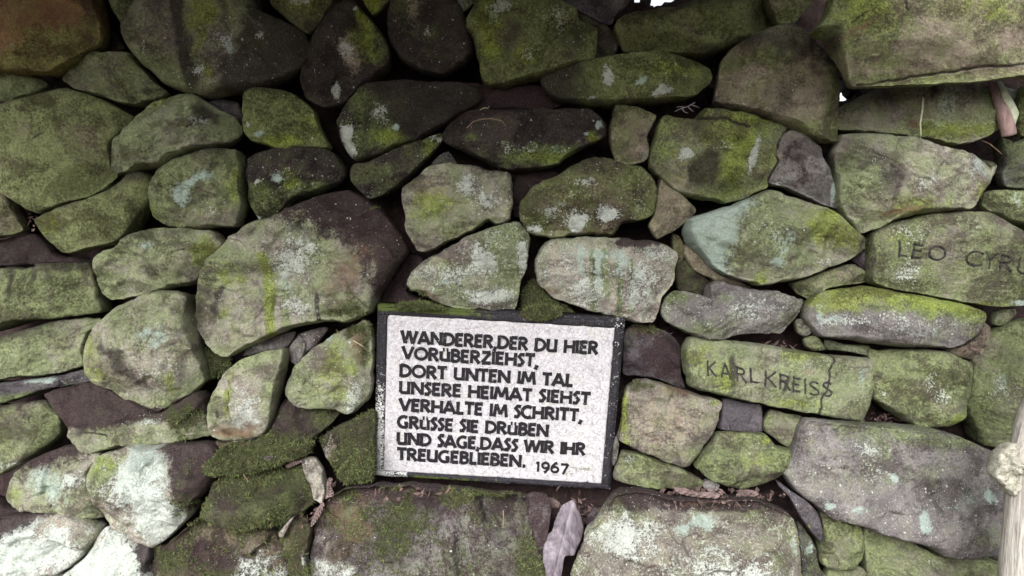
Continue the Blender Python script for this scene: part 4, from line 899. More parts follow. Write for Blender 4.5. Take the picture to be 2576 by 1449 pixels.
stone("upright pale stone with drip-like olive stains left of the plaque's neighbour stone",
      "550,975 569,937 608,902 660,885 715,874 724,888 716,930 708,963 694,1033 680,1081 640,1105 590,1110 540,1095 528,1050 535,1005",
      -45, 74, .6, 'l', 'm.35 k.3', [('m', 'H', 640, 915, 100, 18, .7), ('y', 590, 980, 9, 50, .7), ('m', 690, 960, 20, 80, .6), ('w', 640, 1010, 40, 70, .5), ('b', 645, 980, 44, 60, .6), ('r', 600, 1080, 70, 24, .8), ('s', 550, 1060, 30, 40, .5), ('d', 567, 1030, 6, 12, .9), ('b', 660, 1060, 30, 34, .5), ('m', 595, 985, 8, 40, .7), ('d', 550, 1030, 20, 40, .35), ('w', 640, 1050, 34, 26, .6)], facets=2, cracks=(("590,970 595,1000 597,1030", 4, 3),), rough=.9)
stone("mossy brown ledge stone under the upright pale stone",
      "548,1105 600,1104 680,1086 700,1040 715,1006 740,1000 800,1024 854,1032 836,1064 795,1102 766,1134 660,1146 570,1141", -38, 56, .55, 'd', 'p.45 f.38 m.2', [('r', 620, 1115, 70, 14, .7), ('f', 700, 1115, 90, 30, .9), ('m', 820, 1050, 30, 24, .8), ('w', 830, 1050, 16, 14, .3), ('p', 745, 1020, 40, 20, .9)], facets=2, tilt=(0, -.3))
stone("rough pale green stone touching the left side of the plaque",
      "728,960 745,925 780,885 830,845 875,825 918,806 936,825 942,880 940,930 942,970 925,1010 895,1035 880,1040 840,1030 790,1025 750,1015 725,990",
      -36, 72, .5, 'l', 'm.5 s.15', [('f', 895, 830, 44, 22, .75), ('y', 860, 930, 50, 70, .6), ('r', 910, 870, 20, 40, .6), ('f', 925, 880, 14, 40, .6), ('w', 905, 980, 30, 40, .45), ('t', 835, 850, 10, 10, .8), ('m', 760, 980, 30, 40, .6), ('s', 850, 970, 70, 50, .4), ('w', 880, 1015, 40, 18, .5), ('p', 850, 850, 50, 14, .3), ('d', 775, 960, 8, 30, .4)], cracks=(("765,975 785,985 800,970 803,950", 4, 3),), facets=3, rough=1.3)
stone("lilac-grey elongated chip with white specks above the upright pale stone",
      "611,898 618,880 660,855 739,832 742,850 722,874 670,884", -2, 22, .5, 'p', 's.4 p.2 d.1', [('w', 640, 872, 26, 8, .6)], name='pinning_stone')
stone("dark purple triangular chip under the largest boulder, with scattered white specks",
      "750,840 816,820 824,833 796,871 770,891 756,870", 0, 20, .5, 'p', 's.5 p.4 d.2', name='pinning_stone')
stone("small pale oval pebble wedged between the two speckled chips",
      "726,881 738,860 754,843 771,867 767,898 753,920 733,910", -16, 22, .5, 'p', 'w.25 m.2 b.2', name='pinning_stone')
stone("mossy stone with a light left face, at the lower left corner of the plaque",
      "802,1106 830,1080 880,1055 930,1032 946,1040 944,1120 940,1200 880,1206 850,1190 825,1150", -20, 46, .4, 'd', 'f.6 m.4 p.2', [('f', 825, 1130, 24, 50, -1), ('b', 828, 1130, 24, 60, .7), ('w', 826, 1125, 16, 40, .4), ('y', 830, 1150, 16, 30, .5), ('w', 902, 1165, 7, 14, .8), ('p', 900, 1060, 40, 18, .7)], facets=1, plane=((850, 1130, -.8, 0, .95),))
stone("little grey chip squeezed between the plaque and the low olive stone",
      "1541,1120 1550,1095 1558,1115 1552,1160 1540,1170", 10, 14, .5, 'p', 'm.3', name='pinning_stone')

# ------------------------------------------------------------------ earth packed behind the stones
def soil():
    k = NT("damp_earth")
    P = k.pos()
    a, b, c = k.noise(P, 30, 6, .7, .4), k.noise(P, 130, 5, .75), k.noise(P, 420, 3, .7)
    f = k.math('ADD', k.math('MULTIPLY', a, .4), k.math('ADD', k.math('MULTIPLY', b, .35), k.math('MULTIPLY', c, .25)))
    col = k.mix(k.sstep(f, .36, .64), (.013, .008, .009), (.072, .044, .043))
    col = k.mix(k.math('MULTIPLY', k.sstep(a, .55, .7), .5), col, (.05, .05, .02))
    k.t.links.new(col, k.b.inputs["Base Color"])
    k.bump(f, .012, 1.0)
    us = np.arange(-420, 3000, 8.0)
    vs = np.arange(-330, 1880, 8.0)
    U, V = np.meshgrid(us, vs)
    p = np.c_[U.ravel(), V.ravel()]
    yb = np.array([wall_lean(v) for v in p[:, 1]]) + .165
    q = np.c_[p / 1000.0, np.zeros(len(p))]
    yb += fbm(q * 9, 3, 4) * .018 + fbm(q * 40, 4, 5) * .008
    for (u, v, rx, ry, amt) in ((900, 560, 60, 60, .035), (860, 330, 30, 80, .03), (1460, 1320, 70, 26, .03), (1700, 1250, 120, 18, .07), (1850, 1250, 100, 20, .07), (2230, 1055, 50, 16, .045), (1940, 1240, 40, 22, .05),
                                (1640, 900, 70, 60, .045), (1250, 250, 130, 40, .02), (940, 480, 50, 40, .03), (70, 560, 30, 40, .03), (2450, 870, 40, 40, .04), (1960, 870, 60, 14, .03), (1300, 790, 200, 20, .03), (740, 1320, 60, 40, .09), (560, 1180, 90, 60, .06), (1640, 365, 14, 40, .03), (1805, 1110, 10, 50, .03)):
        yb -= amt * np.exp(-((p[:, 0] - u) / rx) ** 2 - ((p[:, 1] - v) / ry) ** 2)
    s = (CD + yb) / CD / 1000.0
    W = np.c_[(p[:, 0] - 1288) * s, yb, CZ + (724.5 - p[:, 1]) * s]
    nx, ny = len(us), len(vs)
    I = np.arange(nx * ny).reshape(ny, nx)
    F = np.stack([I[:-1, :-1], I[1:, :-1], I[1:, 1:], I[:-1, 1:]], -1).reshape(-1, 4)
    c = p[F].mean(1)
    keep = np.ones(len(F), bool)
    for (u, v, rx, ry) in ((1648, -18, 62, 36), (1541, 61, 14, 8), (1562, 124, 12, 16), (2126, 226, 36, 30), (1796, 243, 20, 20)):
        keep &= ((c[:, 0] - u) / rx) ** 2 + ((c[:, 1] - v) / ry) ** 2 > 1
    o = new_obj("packed_earth", W, F[keep], k.m)
    md = o.modifiers.new("thick", 'SOLIDIFY')
    md.thickness = .10
    md.offset = -1
    tag(o, "dark purple-brown earth packed into the gaps between the wall stones", "earth", kind="stuff")
    return o
soil()

# ------------------------------------------------------------------ ground and an added shade slab over the viewer
g = new_obj("ground", [(-400, -400, 0), (400, -400, 0), (400, 400, 0), (-400, 400, 0)], [(0, 1, 2, 3)], plain_material("forest_floor", (.045, .034, .024), (.12, .095, .07), 6, .95, .01))
g["kind"] = "structure"
# unseen slab above the frame, added and sized to shade the upper courses
SHADE_ROOF = plain_material("shade_roof_stone", (.05, .043, .04), (.12, .10, .09), 20, .95, .01)
def shade_roof():
    xs, ys = np.linspace(-1.7, .70, 60), np.linspace(-2.0, .18, 60)
    X, Y = np.meshgrid(xs, ys)
    p = np.c_[X.ravel(), Y.ravel(), np.zeros(X.size)]
    n = fbm(p * 5, 4, 33) * .03
    e = np.minimum(np.minimum(p[:, 0] - xs[0], xs[-1] - p[:, 0]), p[:, 1] - ys[0])
    lo = CZ + .80 + n + np.clip(.10 - e, 0, .1) * .5
    hi = CZ + 1.02 + n - np.clip(.10 - e, 0, .1) * .5
    V = np.concatenate([np.c_[p[:, :2], lo], np.c_[p[:, :2], hi]])
    I = np.arange(3600).reshape(60, 60)
    q = np.stack([I[:-1, :-1], I[:-1, 1:], I[1:, 1:], I[1:, :-1]], -1).reshape(-1, 4)
    F = [tuple(a[::-1]) for a in q] + [tuple(a + 3600) for a in q]
    rim = list(I[0, :]) + list(I[1:, -1]) + list(I[-1, :-1][::-1]) + list(I[1:-1, 0][::-1])
    for a, b in zip(rim, rim[1:] + rim[:1]):
        F.append((a, b, b + 3600, a + 3600))
    o = new_obj("added_shade_roof", V, F, SHADE_ROOF)
    o["kind"] = "structure"
shade_roof()

# ------------------------------------------------------------------ the plaque
SLATE = plain_material("dark_slate", (.030, .028, .034), (.075, .07, .078), 70, .6, .0012)
def slate_flecked():
    k = NT("weathered_slate")
    P = k.pos()
    a, b = k.noise(P, 60, 5, .7), k.noise(P, 240, 4, .7)
    col = k.mix(k.sstep(b, .35, .65), (.010, .009, .012), (.040, .037, .045))
    lw = k.attr("lichen_wear")
    v = k.math('ADD', lw[0], k.math('MULTIPLY', k.math('SUBTRACT', k.math('ADD', k.math('MULTIPLY', a, .45), k.math('MULTIPLY', b, .55)), .5), 2.6))
    col = k.mix(k.sstep(v, .42, .6), col, k.mix(b, (.42, .43, .43), (.74, .74, .72)))
    col = k.mix(k.sstep(k.math('ADD', lw[1], k.math('MULTIPLY', k.math('SUBTRACT', a, .5), 2.0)), .4, .62), col, k.mix(b, (.03, .045, .01), (.10, .13, .03)))
    k.t.links.new(col, k.b.inputs["Base Color"])
    k.b.inputs["Roughness"].default_value = .72
    k.bump(k.math('ADD', k.math('MULTIPLY', a, .5), b), .0012, .8)
    return k.m
def pale_panel():
    k = NT("cracked_white_coat")
    P = k.pos()
    a, b, c = k.noise(P, 22, 4, .6), k.noise(P, 160, 5, .7), k.noise(P, 560, 3, .7)
    col = k.mix(k.sstep(k.math('ADD', k.math('MULTIPLY', b, .6), k.math('MULTIPLY', c, .4)), .37, .62), (.43, .415, .44), (.67, .65, .69))
    col = k.mix(k.math('MULTIPLY', k.sstep(a, .50, .72), .35), col, (.62, .62, .53))
    cr = None
    for sc, wd in ((62, .030), (150, .05)):
        wv = k.n("ShaderNodeTexNoise")
        wv.inputs["Scale"].default_value = 90
        k.t.links.new(P, wv.inputs["Vector"])
        ms = k.n("ShaderNodeVectorMath", operation='SCALE')
        k.t.links.new(wv.outputs["Color"], ms.inputs[0])
        ms.inputs["Scale"].default_value = .016
        ad = k.n("ShaderNodeVectorMath", operation='ADD')
        k.t.links.new(P, ad.inputs[0])
        k.t.links.new(ms.outputs[0], ad.inputs[1])
        vo = k.n("ShaderNodeTexVoronoi", feature='DISTANCE_TO_EDGE')
        vo.inputs["Scale"].default_value = sc
        k.t.links.new(ad.outputs[0], vo.inputs["Vector"])
        line = k.sstep(vo.outputs["Distance"], wd, 0.0)
        line = k.math('MULTIPLY', line, k.sstep(k.noise(P, sc * .8, 3, .6), .42, .56))
        cr = line if cr is None else k.math('MAXIMUM', cr, line)
    col = k.mix(k.math('MULTIPLY', cr, .85), col, (.20, .18, .17))
    lw = k.attr("lichen_wear")
    v = k.math('ADD', lw[1], k.math('MULTIPLY', k.math('SUBTRACT', k.math('ADD', k.math('MULTIPLY', a, .3), k.math('MULTIPLY', b, .7)), .5), 2.2))
    col = k.mix(k.math('MULTIPLY', k.sstep(v, .45, .62), .8), col, k.mix(c, (.09, .11, .045), (.26, .27, .17)))
    k.t.links.new(col, k.b.inputs["Base Color"])
    k.b.inputs["Roughness"].default_value = .85
    k.bump(k.math('SUBTRACT', b, k.math('MULTIPLY', cr, .4)), .0016, .8)
    return k.m
FLECK, PALE = slate_flecked(), pale_panel()

def wear(o, fn):
    me = o.data
    co = np.empty(len(me.vertices) * 3, dtype=np.float32)
    me.vertices.foreach_get("co", co)
    c = fn(co.reshape(-1, 3).astype(float))
    a = me.attributes.new("lichen_wear", 'FLOAT_COLOR', 'POINT')
    a.data.foreach_set("color", np.ascontiguousarray(c, dtype=np.float32).ravel())

YT, YB = -.095, -.005
tl, tr, br, bl = at(972, 791, YT), at(1546, 826, YT - .004), at(1514, 1217, YB), at(967, 1186, YB)
ux = (tr - tl) + (br - bl)
PW = np.linalg.norm(ux) / 2
ux /= np.linalg.norm(ux)
uy = (tl - bl) + (tr - br)
uy -= ux * uy.dot(ux)
PH = (np.linalg.norm(tl - bl) + np.linalg.norm(tr - br)) / 2
uy /= np.linalg.norm(uy)
un = np.cross(ux, uy)                       # towards the viewer
pc = (tl + tr + br + bl) / 4
from mathutils import Matrix
plaque = bpy.data.objects.new("memorial_plaque", None)
COL.objects.link(plaque)
plaque.matrix_world = Matrix([list(np.r_[ux[i], uy[i], un[i], pc[i]][:4]) for i in range(3)] + [[0, 0, 0, 1]])
plaque.matrix_world = Matrix(((ux[0], uy[0], un[0], pc[0]), (ux[1], uy[1], un[1], pc[1]), (ux[2], uy[2], un[2], pc[2]), (0, 0, 0, 1)))
tag(plaque, "white panel with raised black German verse dated 1967 in a dark slate border", "plaque")
hw, hh = PW / 2, PH / 2
BW = .0190
rp = np.random.RandomState(11)

def grid_box(x0, x1, y0, y1, z0, z1, n=160, edge=.0016):
    """closed slab, finely divided front so that the surface can be rough and the edges chipped"""
    nx = max(4, int((x1 - x0) / .003))
    ny = max(4, int((y1 - y0) / .003))
    xs = np.linspace(x0, x1, nx + 1)
    ys = np.linspace(y0, y1, ny + 1)
    X, Y = np.meshgrid(xs, ys)
    p = np.c_[X.ravel(), Y.ravel()]
    d = np.minimum(np.minimum(p[:, 0] - x0, x1 - p[:, 0]), np.minimum(p[:, 1] - y0, y1 - p[:, 1]))
    q = np.c_[p, np.full(len(p), z1 * 9)]
    z = z1 - np.clip(edge - d, 0, edge) * .7 + fbm(q * 160, 3, 3) * .0004
    z -= np.clip(.006 - d, 0, 1) / .006 * np.clip(fbm(q * 55, 3, 8) - .18, 0, 1) * .010
    V = [np.c_[p, z]]
    I = np.arange((nx + 1) * (ny + 1)).reshape(ny + 1, nx + 1)
    F = [tuple(f) for f in np.stack([I[:-1, :-1], I[:-1, 1:], I[1:, 1:], I[1:, :-1]], -1).reshape(-1, 4)]
    rim = list(I[0, :]) + list(I[1:, -1]) + list(I[-1, :-1][::-1]) + list(I[1:-1, 0][::-1])
    nb = len(p)
    V.append(np.c_[p[rim], np.full(len(rim), z0)])
    m = len(rim)
    for i in range(m):
        j = (i + 1) % m
        F.append((rim[j], rim[i], nb + i, nb + j))
    F.append(tuple(nb + i for i in range(m))[::-1])
    return np.concatenate(V), F

def border_wear(c):
    x, y = c[:, 0], c[:, 1]
    left = np.clip((-hw - x + .008) / .014, 0, 1)
    w = .10 + .50 * left * np.clip((.10 - y) / .16, 0, 1) + .46 * ((y < -hh + .006) & (x < -hw + .06)) + .30 * (y < -hh - .010) + .10 * (x > hw)
    w += .18 * (y > hh) * np.clip((x - .12) / .2, 0, 1)
    gmo = .12 + .62 * (y > hh + .008) * np.clip((.02 - x) / .12, 0, 1) + .52 * (y < -hh - .004) * np.exp(-((x + .13) / .12) ** 2)
    return np.c_[np.clip(w, 0, 1), gmo, 0 * x, 1 + 0 * x]

def panel_wear(c):
    x, y = c[:, 0], c[:, 1]
    gmo = np.zeros(len(x))
    for (a, b, rx, ry, v) in ((-.20, .188, .012, .006, .5), (-.155, .184, .018, .007, .62), (-.22, -.18, .02, .02, .4), (.22, -.165, .05, .008, .55), (.19, -.18, .02, .016, .45), (-.05, -.19, .03, .02, .4), (.02, -.185, .03, .03, .35), (.12, -.19, .03, .012, .45), (.24, .12, .03, .02, .35), (.0, .17, .06, .02, .25)):
        gmo = np.maximum(gmo, v * np.exp(-((x - a) / rx) ** 2 - ((y - b) / ry) ** 2))
    edge = np.minimum(hw - np.abs(x), hh - np.abs(y))
    gmo = np.maximum(gmo, np.clip(.010 - edge, 0, 1) / .010 * .34)
    return np.c_[0 * x, gmo, 0 * x, 1 + 0 * x]

v, f = grid_box(-hw - BW - .006, hw + BW + .0045, -hh - BW + .003, hh + BW + .003, -.040, -.0040, edge=.003)
slab = new_obj("slate_slab", v, f, FLECK, plaque)
wear(slab, border_wear)
v, f = grid_box(-hw, hw, -hh, hh, -.0042, -.0012)
pan = new_obj("panel", v, f, PALE, plaque)
wear(pan, panel_wear)
V, F = [], []
for (x0, x1, y0, y1) in ((-hw - BW, hw + BW, hh + .0004, hh + BW - .001), (-hw - BW, hw + BW, -hh - BW + .006, -hh - .0004), (-hw - BW, -hw - .0004, -hh, hh), (hw + .0004, hw + BW, -hh, hh)):
    v, f = grid_box(x0, x1, y0, y1, -.0043, .0022)
    n = sum(len(a) for a in V)
    V.append(v)
    F += [tuple(i + n for i in q) for q in f]
fr = new_obj("border", np.concatenate(V), F, FLECK, plaque)
wear(fr, border_wear)

def ribbon(path, w, z0, z1, V, F, flare=1.0):
    """solid bar along a polyline, mitred, with slightly flared ends"""
    P = np.array(path, float)
    closed = np.linalg.norm(P[0] - P[-1]) < 1e-6 and len(P) > 3
    if closed:
        P = P[:-1]
    else:                                   # a few extra points so that the ends can be ragged
        pass
    n = len(P)
    L, R = [], []
    for i in range(n):
        if closed:
            a, b = P[i] - P[i - 1], P[(i + 1) % n] - P[i]
        else:
            a = P[i] - P[i - 1] if i else P[1] - P[0]
            b = P[i + 1] - P[i] if i < n - 1 else P[-1] - P[-2]
        a, b = a / np.linalg.norm(a), b / np.linalg.norm(b)
        na, nb_ = np.array([-a[1], a[0]]), np.array([-b[1], b[0]])
        m = na + nb_
        m /= max(np.linalg.norm(m), 1e-6)
        k = w / 2 / max(.45, m.dot(na))
        if not closed and i in (0, n - 1):
            k *= flare
        k *= 1 + rp.uniform(-.05, .05)
        L.append(P[i] + m * k)
        R.append(P[i] - m * k)
    base = sum(len(q) for q in V)
    z1 = z1 + rp.uniform(-.00025, .00025)
    top = np.array([[*p, z1] for p in L] + [[*p, z1] for p in R])
    bot = np.array([[*p, z0] for p in L] + [[*p, z0] for p in R])
    V.append(np.concatenate([top, bot]))
    m = n if closed else n - 1
    for i in range(m):
        j = (i + 1) % n
        F.append((base + i, base + n + i, base + n + j, base + j))
        F.append((base + i, base + j, base + 2 * n + j, base + 2 * n + i))
        F.append((base + n + j, base + n + i, base + 3 * n + i, base + 3 * n + j))
    if not closed:
        F.append((base + n, base, base + 2 * n, base + 3 * n))
        F.append((base + n - 1, base + 2 * n - 1, base + 4 * n - 1, base + 3 * n - 1))

def verse(text, x, top, width, cap, weight=.234, name="lettering"):
    adv = [GL[c][0] for c in text]
    raw = sum(adv)
    sx = width / raw
    V, F = [], []
    cx = x
    for c, a in zip(text, adv):
        w, st = GL[c]
        jy = rp.uniform(-.015, .015) * cap
        sk = rp.uniform(-.02, .02)
        for s in st:
            path = [(cx + px * sx + sk * py * cap, top - cap + py * cap + jy) for px, py in s]
            if len(path) == 2:
                q0, q1 = np.array(path[0]), np.array(path[1])
                path = [q0, q0 * .5 + q1 * .5, q1]
            ribbon(path, weight * cap * rp.uniform(.94, 1.06), -.0016, .0021, V, F, 1.16)
        cx += a * sx
    o = new_obj(name, np.concatenate(V), F, LETTER, plaque, smooth=False)
    return o

def letter_mat():
    k = NT("black_letter_paint")
    P = k.pos()
    a, b = k.noise(P, 75, 4, .65), k.noise(P, 330, 4, .7)
    f = k.math('ADD', k.math('MULTIPLY', a, .5), k.math('MULTIPLY', b, .5))
    col = k.mix(k.sstep(b, .35, .65), (.006, .0055, .007), (.022, .020, .025))
    col = k.mix(k.sstep(f, .60, .65), col, (.48, .47, .47))
    k.t.links.new(col, k.b.inputs["Base Color"])
    k.b.inputs["Roughness"].default_value = .7
    k.bump(b, .0008, 1.0)
    return k.m
LETTER = letter_mat()
px = PW / 575.0
def tx(off): return -hw + off * px
def ty(off): return hh - off * PH / 392.0
for text, xo, yo, wd in (("WANDERER,DER DU HIER", 36, 35, 502), ("VORÜBERZIEHST,", 39, 74, 350), ("DORT UNTEN IM TAL", 34, 118, 447), ("UNSERE HEIMAT SIEHST", 34, 160, 494),
                         ("VERHALTE IM SCHRITT,", 36, 203, 476), ("GRÜSSE SIE DRÜBEN", 33, 247, 394), ("UND SAGE,DASS WIR IHR", 32, 289, 494), ("TREUGEBLIEBEN.", 34, 329, 340)):
    o = verse(text, tx(xo), ty(yo), wd * px, 33.6 * px)
    o["label"] = "raised black line reading " + text.rstrip(",.").replace(",", ", ")
o = verse("1967", tx(398), ty(344), 88 * px, 27 * px, .20)
o["label"] = "raised black year 1967 in old-style figures"

# ------------------------------------------------------------------ moss
def moss_cushions():
    stone("thick hanging cushion of green moss left of the mossy stone beside the plaque",
          "512,1180 518,1160 545,1140 575,1118 640,1128 700,1122 760,1112 795,1112 780,1140 755,1152 720,1165 690,1172 640,1186 600,1195 560,1192 530,1192",
          -95, 34, .8, 'd', 'f1', pt=[('p', 682, 1160, 22, 12, .4)], facets=0, rough=1.8, name='moss_cushion', cat='moss', group=None, back=34)
    stone("low green moss cushion creeping over the top border of the plaque",
          "985,770 1010,760 1060,758 1100,768 1120,776 1090,780 1060,778 1020,778", -122, 12, .8, 'd', 'f1', facets=0, rough=1.8, name='moss_cushion', cat='moss', group=None, back=20)
    stone("moss cushion in the corner between plaque top and streaked pale block",
          "1305,795 1330,770 1370,765 1420,778 1400,800 1350,806", -98, 16, .8, 'd', 'f.9', facets=0, rough=1.8, name='moss_cushion', cat='moss', group=None, back=20)
    stone("dark green moss cushion sagging below the lower left corner of the plaque",
          "850,1190 880,1150 930,1130 941,1160 940,1204 900,1214 868,1212", -55, 26, .8, 'd', 'f1', facets=0, rough=1.8, name='moss_cushion', cat='moss', group=None, back=24)
moss_cushions()

def moss_tufts():
    k = NT("moss_leaves")
    t = k.attr("leaf_tint")
    k.t.links.new(t[4], k.b.inputs["Base Color"])
    k.b.inputs["Roughness"].default_value = .8
    P = np.concatenate([a for a, b in FUZZ])
    N = np.concatenate([b for a, b in FUZZ]).astype(float)
    rng = np.random.RandomState(5)
    front = N[:, 1] < .35
    P, N = P[front], N[front]
    cap = 150000
    if len(P) > cap:
        s = rng.choice(len(P), cap, False)
        P, N = P[s], N[s]
    reps = 1 if len(P) > 90000 else 2
    P = np.repeat(P, reps, 0)
    N = np.repeat(N, reps, 0)
    n = len(P)
    cl = fbm(P * 70, 3, 21)
    d = N * .8 + rng.normal(0, .55, (n, 3)) + np.array([0, -.1, .15])
    d /= np.linalg.norm(d, axis=1)[:, None]
    ln = (.0042 + .0058 * rng.rand(n) ** 1.5) * (1 + .5 * np.clip(cl, -1, 1))
    sd = np.cross(d, rng.normal(0, 1, (n, 3)))
    sd /= np.maximum(np.linalg.norm(sd, axis=1), 1e-6)[:, None]
    wd = (.0006 + .0007 * rng.rand(n))[:, None]
    b = P + rng.normal(0, .0009, (n, 3)) - N * .0008
    V = np.stack([b - sd * wd, b + sd * wd, b + d * ln[:, None]], 1).reshape(-1, 3)
    F = np.arange(n * 3).reshape(-1, 3)
    o = new_obj("moss", V, F, k.m, smooth=False)
    tint = np.clip(.5 + cl * .7 + rng.normal(0, .2, n), 0, 1)[:, None]
    c = np.array([.045, .054, .020]) * (1 - tint) + np.array([.18, .222, .085]) * tint
    dry = rng.rand(n) < .14
    c[dry] = np.array([.14, .10, .055])
    c = np.repeat(np.c_[c, np.ones(n)], 3, 0)
    a = o.data.attributes.new("leaf_tint", 'FLOAT_COLOR', 'POINT')
    a.data.foreach_set("color", c.astype(np.float32).ravel())
    tag(o, "fine green moss growing over the lower stones and around the plaque", "moss", kind="stuff")
    print("moss blades", n)
moss_tufts()

# ------------------------------------------------------------------ dead leaves, litter, sticks
def leaf(label, outline, axis, y0, y1, curl, mat, seed, roll=0.0, ribs=7):
    """curled dry leaf: outline in photo units, axis = (base, tip) of the midrib"""
    B, _ = resample(np.array(pts_of(outline)), 120)
    a, b = np.array(axis[0], float), np.array(axis[1], float)
    c = (a + b) / 2
    L = np.linalg.norm(b - a)
    d = (b - a) / L
    pn = np.array([-d[1], d[0]])
    rings = 16
    W = []
    q = np.c_[B / 30.0, np.full(len(B), seed)]
    B = B + np.c_[fbm(q, 3, seed), fbm(q + 9, 3, seed)] * L * .025
    allp = [c[None]]
    for r in range(1, rings + 1):
        allp.append(c + (B - c) * (r / rings))
    UV = np.concatenate(allp)
    s = (UV - a) @ d / L
    t = (UV - a) @ pn
    half = max(np.abs((B - a) @ pn).max(), 1)
    tt = t / half
    y = y0 + (y1 - y0) * s - curl * (1 - tt ** 2) * half / 1000.0 + roll * tt * half / 1000.0
    y += fbm(np.c_[UV / 22.0, np.full(len(UV), seed + .5)], 3, seed) * .004
    y -= .003 * np.cos(np.clip(s, 0, 1) * ribs * 2 * math.pi + np.abs(tt) * 5.0) * np.clip(np.abs(tt) * 2, 0, 1)
    y += .0035 * np.exp(-(tt / .06) ** 2)
    sc = (CD + y) / CD / 1000.0
    V = np.c_[(UV[:, 0] - 1288) * sc, y, CZ + (724.5 - UV[:, 1]) * sc]
    n = len(B)
    F = [(0, 1 + (i + 1) % n, 1 + i) for i in range(n)]
    for r in range(rings - 1):
        for i in range(n):
            j = (i + 1) % n
            F.append((1 + r * n + i, 1 + r * n + j, 1 + (r + 1) * n + j, 1 + (r + 1) * n + i))
    loc = V.mean(0)
    o = new_obj("dead_leaf", V, F, mat, loc=loc)
    md = o.modifiers.new("thick", 'SOLIDIFY')
    md.thickness = .0007
    return tag(o, label, "leaf", "dead leaves caught in the wall")
LEAF = plain_material("dry_leaf", (.095, .078, .095), (.30, .26, .29), 40, .75, .003, (1, 1, .35))
LEAF2 = plain_material("dry_leaf_pale", (.10, .07, .066), (.27, .20, .19), 60, .8, .002)
leaf("large curled lilac-brown dead leaf standing below the plaque's right corner",
     "1439,1258 1425,1266 1412,1272 1402,1288 1396,1310 1390,1336 1378,1348 1370,1366 1367,1395 1368,1440 1370,1500 1400,1500 1412,1450 1418,1402 1442,1398 1454,1376 1463,1354 1468,1328 1461,1300 1452,1282 1446,1264", ((1385, 1480), (1439, 1262)), -.16, -.055, .55, LEAF, 3, .25)
leaf("small torn dead leaf behind the top of the large lilac-brown leaf",
     "1372,1256 1385,1252 1400,1258 1409,1266 1404,1276 1392,1279 1380,1272", ((1372, 1260), (1408, 1270)), -.03, -.035, .3, LEAF2, 5)
leaf("pink-brown dead leaf hooked beside the knobbly pale stone strip",
     "828,1202 838,1204 832,1220 840,1238 841,1247 828,1251 818,1254 822,1232 822,1216", ((828, 1204), (828, 1252)), -.135, -.125, .5, LEAF2, 7)
leaf("narrow pink dead leaf lying steeply in the gap left of the big mossy stone",
     "812,1262 816,1270 808,1292 796,1312 784,1326 782,1316 788,1300 798,1280", ((784, 1322), (813, 1264)), -.17, -.14, .5, LEAF2, 9)
leaf("small dark purple dead leaf lying on the hanging moss cushion",
     "664,1152 676,1146 690,1146 702,1154 694,1166 680,1174 668,1170", ((664, 1162), (701, 1154)), -.158, -.16, .3, plain_material("wet_leaf", (.07, .045, .065), (.20, .15, .20), 60, .5, .002), 11)
leaf("thin grey-lilac dead leaf right of the hanging moss cushion",
     "718,1172 735,1162 752,1158 760,1162 744,1170 726,1178", ((718, 1175), (760, 1160)), -.13, -.13, .3, LEAF2, 13)
leaf("long brown dead leaf strip lying on top of the large light bottom stone",
     "1693,1226 1720,1228 1750,1236 1790,1238 1812,1246 1800,1254 1760,1250 1725,1246 1702,1238", ((1694, 1230), (1811, 1248)), -.115, -.115, .4, LEAF2, 15)
leaf("curled pinkish dead leaf under the oval green stone",
     "1852,1246 1862,1234 1880,1230 1898,1234 1908,1244 1890,1252 1870,1254", ((1853, 1248), (1907, 1243)), -.095, -.1, .6, LEAF2, 17)

def litter():
    rng = np.random.RandomState(8)
    V, F, C = [], [], []
    spots = ((1455, 1290, 60, 36, 170, -.035), (1740, 1240, 90, 10, 130, -.105), (1880, 1246, 70, 12, 90, -.10), (2235, 1056, 45, 14, 80, .0), (1640, 372, 10, 30, 26, -.03), (1808, 1115, 8, 50, 50, -.0),
             (1955, 1055, 34, 10, 30, .01), (780, 1300, 40, 30, 60, -.13), (830, 1240, 20, 30, 30, -.11), (560, 1200, 50, 20, 40, -.10), (1640, 860, 40, 30, 50, -.02), (1950, 870, 50, 10, 40, .02), (80, 545, 20, 30, 20, .0), (2440, 875, 30, 20, 30, -.03), (1250, 300, 60, 10, 14, -.09), (1015, 1240, 120, 14, 60, -.20), (1790, 1268, 90, 8, 60, -.17))
    for (u, v, rx, ry, n, y) in spots:
        n = int(n * .6)
        for i in range(n):
            p = at(u + rng.normal(0, rx * .6), v + rng.normal(0, ry * .6), y + rng.uniform(-.012, .02))
            d = rng.normal(0, 1, 3)
            d /= np.linalg.norm(d)
            e = np.cross(d, rng.normal(0, 1, 3))
            e /= np.linalg.norm(e)
            m = np.cross(d, e)
            l, w = rng.uniform(.004, .014), rng.uniform(.0015, .006)
            k = len(V)
            V += [p - d * l, p + e * w + m * w * .5, p + d * l, p - e * w + m * w * .5]
            F.append((k, k + 1, k + 2, k + 3))
            t = rng.rand()
            c = np.array([.04, .024, .023]) * (1 - t) + np.array([.20, .135, .12]) * t
            C += [np.r_[c, 1]] * 4
    k = NT("leaf_crumbs")
    k.t.links.new(k.attr("crumb_tint")[4], k.b.inputs["Base Color"])
    o = new_obj("leaf_litter", np.array(V), F, k.m, smooth=False)
    a = o.data.attributes.new("crumb_tint", 'FLOAT_COLOR', 'POINT')
    a.data.foreach_set("color", np.array(C, dtype=np.float32).ravel())
    tag(o, "crumbled brown leaf litter caught on ledges and in the gaps", "leaf litter", kind="stuff")
litter()

